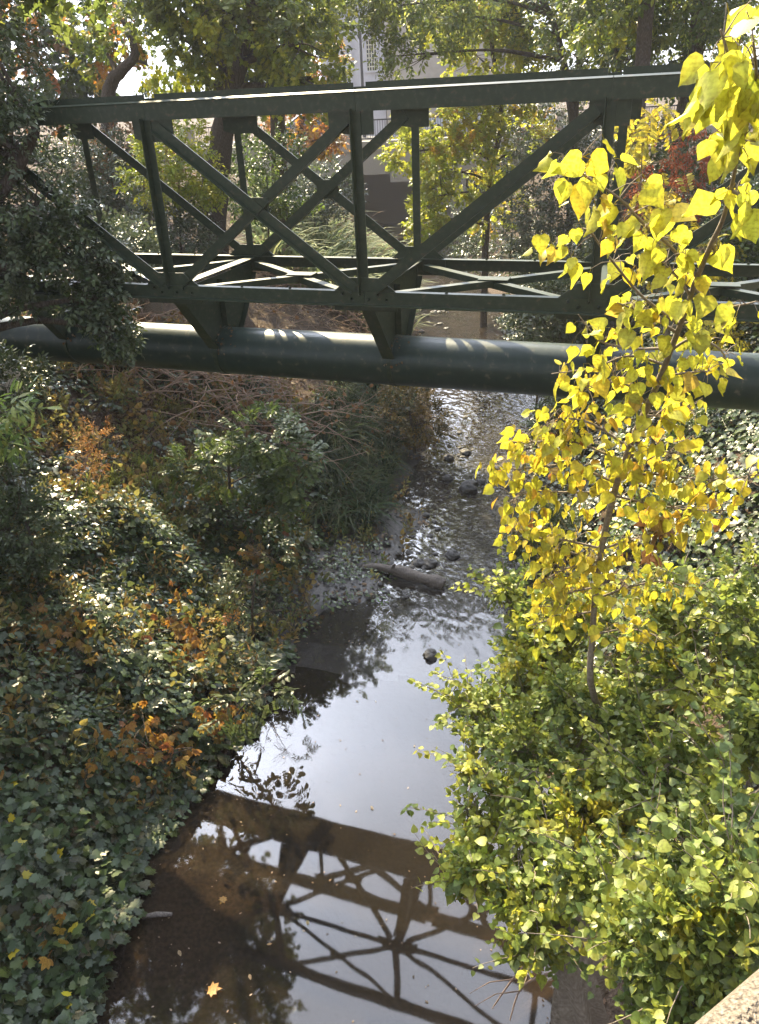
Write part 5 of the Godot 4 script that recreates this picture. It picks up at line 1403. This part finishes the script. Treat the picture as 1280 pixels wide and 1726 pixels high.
func build_stream_things() -> void:
	var rm := []
	for i in 5: rm.append(rock_mesh(60 + i, 0.62))
	var rocks := [[791, 823, 17, "largest grey boulder in the riffle beside the yellow leaves"], [763, 937, 12, "brown-grey rock in the current right of the driftwood log"], [727, 1106, 13, "wet dark stone breaking the still pool surface"], [725, 951, 12, "smooth grey cobble behind the driftwood log's right end"], [757, 773, 9, "dark stone upstream in the riffle, left of its neighbour"], [785, 764, 9, "low dark stone upstream in the riffle, right of its neighbour"], [755, 807, 9, "flat dark stone left of the largest boulder"], [811, 813, 8, "dark stone touching the largest boulder's right side"], [707, 950, 10, "grey cobble against the middle of the log"], [880, 960, 14, "dark rock at the right waterline under the yellow leaves"]]
	for i in rocks.size():
		var q: Array = rocks[i]
		var p := spot_y(q[0], q[1], W)
		var r: float = q[2] * p.length() / 1302.9
		var o := solo("rock", rm[i % 5], M.rock, p + Vector3(0, r * 0.08, 0), q[3], "rock")
		o.transform = Transform3D(Basis(Vector3.UP, rr(0, TAU)).scaled(Vector3.ONE * r), o.position)
	# cobbles on the bar
	var n := 0
	while n < 125:
		var q := Vector2(rr(530, 760), rr(835, 1020))
		if n >= 85: q = Vector2(rr(700, 840), rr(655, 770))
		if n >= 108: q = Vector2(rr(702, 760), rr(515, 560))
		var p := spot_y(q.x, q.y, W)
		var g := ground(p.x, p.z)
		if p.x < shore_l(p.z) - 0.1: continue
		if n < 85 and p.x - shore_l(p.z) > 2.0: continue
		var r := rr(0.025, 0.08) if n < 108 else rr(0.05, 0.14)
		var o := solo("cobble", rm[n % 5], M.rock, Vector3(p.x, maxf(g + r * 0.25, W - r * 0.15), p.z), "small wet cobble on the dark gravel bar beside the log" if n < 85 else ("small dark cobble in the shallow water just below the pipe" if n < 108 else "small cobble in the brown shallows seen between pipe and lower chord"), "cobble", "cobbles on the gravel bar" if n < 85 else ("cobbles in the upstream shallows" if n < 108 else "cobbles in the far shallows"))
		o.transform = Transform3D(Basis.from_euler(Vector3(rr(-0.3, 0.3), rr(0, TAU), rr(-0.3, 0.3))).scaled(Vector3(1, rr(0.6, 1.0), rr(0.7, 1.2)) * r), o.position)
		n += 1
	var xs := []; var cs := []
	while xs.size() < 2600:
		var z := rr(-9.8, -24.0)
		var x := rr(shore_l(z) - 0.15, shore_r(z) + 0.15)
		if x - shore_l(z) > 1.6 and rng.randf() < 0.75: continue
		xs.append(Transform3D(Basis(Vector3.UP, rr(0, TAU)).scaled(Vector3(1, 0.7, 1) * rr(0.008, 0.03)), on_ground(x, z))); cs.append(Color(1, 1, 1))
	var gv := many(self, "gravel", rm[0], M.rock, xs, cs)
	gv.set_meta("label", "fine dark gravel on the creek bed"); gv.set_meta("category", "gravel")
	# driftwood
	var a := spot_y(612, 957, W + 0.05); var b := spot_y(748, 986, W + 0.04)
	var l := thing("driftwood_log", a, "grey weathered driftwood log lying across the gravel bar", "log")
	var d := b - a
	var up := Vector3.UP
	var pts := smooth_path(PackedVector3Array([Vector3.ZERO, d * 0.2 + up * 0.05 + Vector3(0, 0, -0.05), d * 0.45 + up * 0.06 + Vector3(0, 0, -0.04), d * 0.7 + up * 0.05, d * 0.9 + up * 0.03, d]), 4)
	var rad := PackedFloat32Array()
	for i in pts.size():
		var u := float(i) / (pts.size() - 1)
		rad.append(0.05 + 0.055 * sin(clampf(u * 1.25, 0, 1) * PI * 0.5) + 0.012 * sin(u * 17.0))
	var mb := MB.new()
	mb.tube(pts, rad, 14, 0.12, 4)
	part(l, "trunk", mb.mesh(), M.drift)
	mb = MB.new()
	mb.tube(PackedVector3Array([d * 0.38 + up * 0.12, d * 0.4 + up * 0.19, d * 0.42 + up * 0.22]), PackedFloat32Array([0.035, 0.025, 0.012]), 7, 0.1, 2)
	part(l, "branch_stub", mb.mesh(), M.drift)
	# fallen leaves floating on the pool
	var fl := [[347, 1669, 0.13, Color(0.5, 0.25, 0.06), "orange"], [381, 1510, 0.09, Color(0.5, 0.33, 0.06), "orange"], [520, 1560, 0.06, Color(0.4, 0.3, 0.1), ""], [820, 1628, 0.07, Color(0.55, 0.45, 0.06), ""], [630, 1366, 0.06, Color(0.25, 0.2, 0.14), ""], [700, 1260, 0.05, Color(0.3, 0.24, 0.16), ""], [600, 1180, 0.05, Color(0.3, 0.24, 0.16), ""], [420, 1640, 0.06, Color(0.3, 0.2, 0.1), ""], [300, 1600, 0.07, Color(0.35, 0.25, 0.12), ""], [460, 1590, 0.05, Color(0.4, 0.24, 0.08), ""]]
	for q in fl:
		var p := spot_y(q[0], q[1], W + 0.008)
		var o := solo("floating_leaf", one_leaf("maple" if q[2] > 0.08 else "oval", 0.12, 0.1, 0.08, 0.2), leaf_material(q[3]), p, "large orange leaf floating on the brown shallows near the photo's bottom" if q[2] > 0.12 else ("orange leaf floating below the pipe's reflection" if q[2] > 0.08 else "small fallen leaf floating on the pool"), "leaf", "leaves floating on the pool")
		o.transform = facing(Vector3(rr(-1, 1), 0.02, rr(-1, 1)), Vector3.UP, q[2], p)
	var bx := []; var bc := []
	while bx.size() < 420:
		var z := rr(-3.4, -10.5)
		var x := rr(shore_l(z), shore_r(z))
		if rng.randf() > 0.25 + 0.75 * exp(-minf(x - shore_l(z), shore_r(z) - x) * 2.2): continue
		bx.append(facing(Vector3(rr(-1, 1), 0.0, rr(-1, 1)), Vector3.UP, rr(0.008, 0.035), Vector3(x, W + 0.006, z))); bc.append(pick(LITTER))
	var dbm := many(self, "floating_debris", one_leaf("oval", 0.15, 0.1, 0.1, 0.0), M.leaf_dry, bx, bc)
	dbm.set_meta("label", "specks of leaf debris floating on the pool"); dbm.set_meta("category", "debris")
	var px_ := []; var pc := []
	for k in range(-1, 4):
		for i in 34:
			var s := S0 + k * PANEL + rng.randfn() * 0.09 + 0.05
			var an := rr(-0.7, 1.5)
			var on := Vector3.UP * cos(an) + TN * sin(an)
			px_.append(facing(rv(), on + rv(0.3), rr(0.015, 0.045), tp(s, 0, PIPE_Y) + on * (PIPE_R + 0.016))); pc.append(pick(LITTER + DRY))
	var plm := many(self, "pipe_litter", one_leaf("maple", 0.25, 0.2, 0.1, 0.1), M.leaf_dry, px_, pc)
	plm.set_meta("label", "dead leaves and dirt caught round the pipe straps"); plm.set_meta("category", "leaf litter")
	# plank-like stick on the shallows, twigs at the right shore
	var sk := MB.new()
	var s0 := spot_y(240, 1545, W + 0.01); var s1 := spot_y(290, 1541, W + 0.03)
	sk.tube(PackedVector3Array([Vector3.ZERO, (s1 - s0) * 0.5 + Vector3(0, 0.02, 0), s1 - s0]), PackedFloat32Array([0.02, 0.03, 0.022]), 6, 0.1)
	solo("stick", sk.mesh(), M.drift, s0, "short dark stick lying in the sandy shallows at left", "stick")
	for q in [[[915, 1600], [870, 1650], [830, 1700], "pale bare twig reaching from the right shore into the water"], [[930, 1640], [880, 1670], [860, 1720], "lower bare twig at the right shore near the soil bank"]]:
		var tw := MB.new()
		var p0 := spot(q[0][0], q[0][1], 6.4); var p1 := spot(q[1][0], q[1][1], 6.6); var p2 := spot(q[2][0], q[2][1], 6.8)
		tw.tube(smooth_path(PackedVector3Array([Vector3.ZERO, p1 - p0 + Vector3(0, 0.05, 0), p2 - p0]), 4), taper(9, 0.012, 0.004), 5)
		tw.tube(PackedVector3Array([p1 - p0, p1 - p0 + Vector3(-0.2, 0.06, 0.05), p1 - p0 + Vector3(-0.35, 0.02, 0.1)]), taper(3, 0.006, 0.002), 4)
		solo("twig", tw.mesh(), M.dead, p0, q[3], "twig")
func build_parapet() -> void:
	var h := -0.62
	var p1 := spot_y(1168, 1708, h); var p2 := spot_y(1282, 1612, h)
	var e := (p2 - p1).normalized()
	var n := e.cross(Vector3.UP).normalized()
	if n.dot(Vector3(1, 0, 1)) < 0: n = -n
	var t := thing("parapet", p1 + Vector3(0, -1.0, 0), "rough pale concrete parapet corner at the lower right", "parapet")
	var mb := MB.new()
	var a := p1 - e * 0.7 - t.position; var b := p2 + e * 2.5 - t.position
	var side := Vector3.UP.cross(b - a).normalized()
	var k := 1.0 if side.dot(n) > 0 else -1.0
	var prof := PackedVector2Array([Vector2(0.0, -0.9), Vector2(0.3 * k, -0.9), Vector2(0.3 * k, -0.012), Vector2(0.288 * k, 0), Vector2(0.02 * k, 0), Vector2(0.006 * k, -0.006), Vector2(0.0, -0.02)])
	if Geometry2D.is_polygon_clockwise(prof): prof.reverse()
	mb.sweep(a, b, Vector3.UP, prof)
	part(t, "coping", mb.mesh(), M.aggregate)
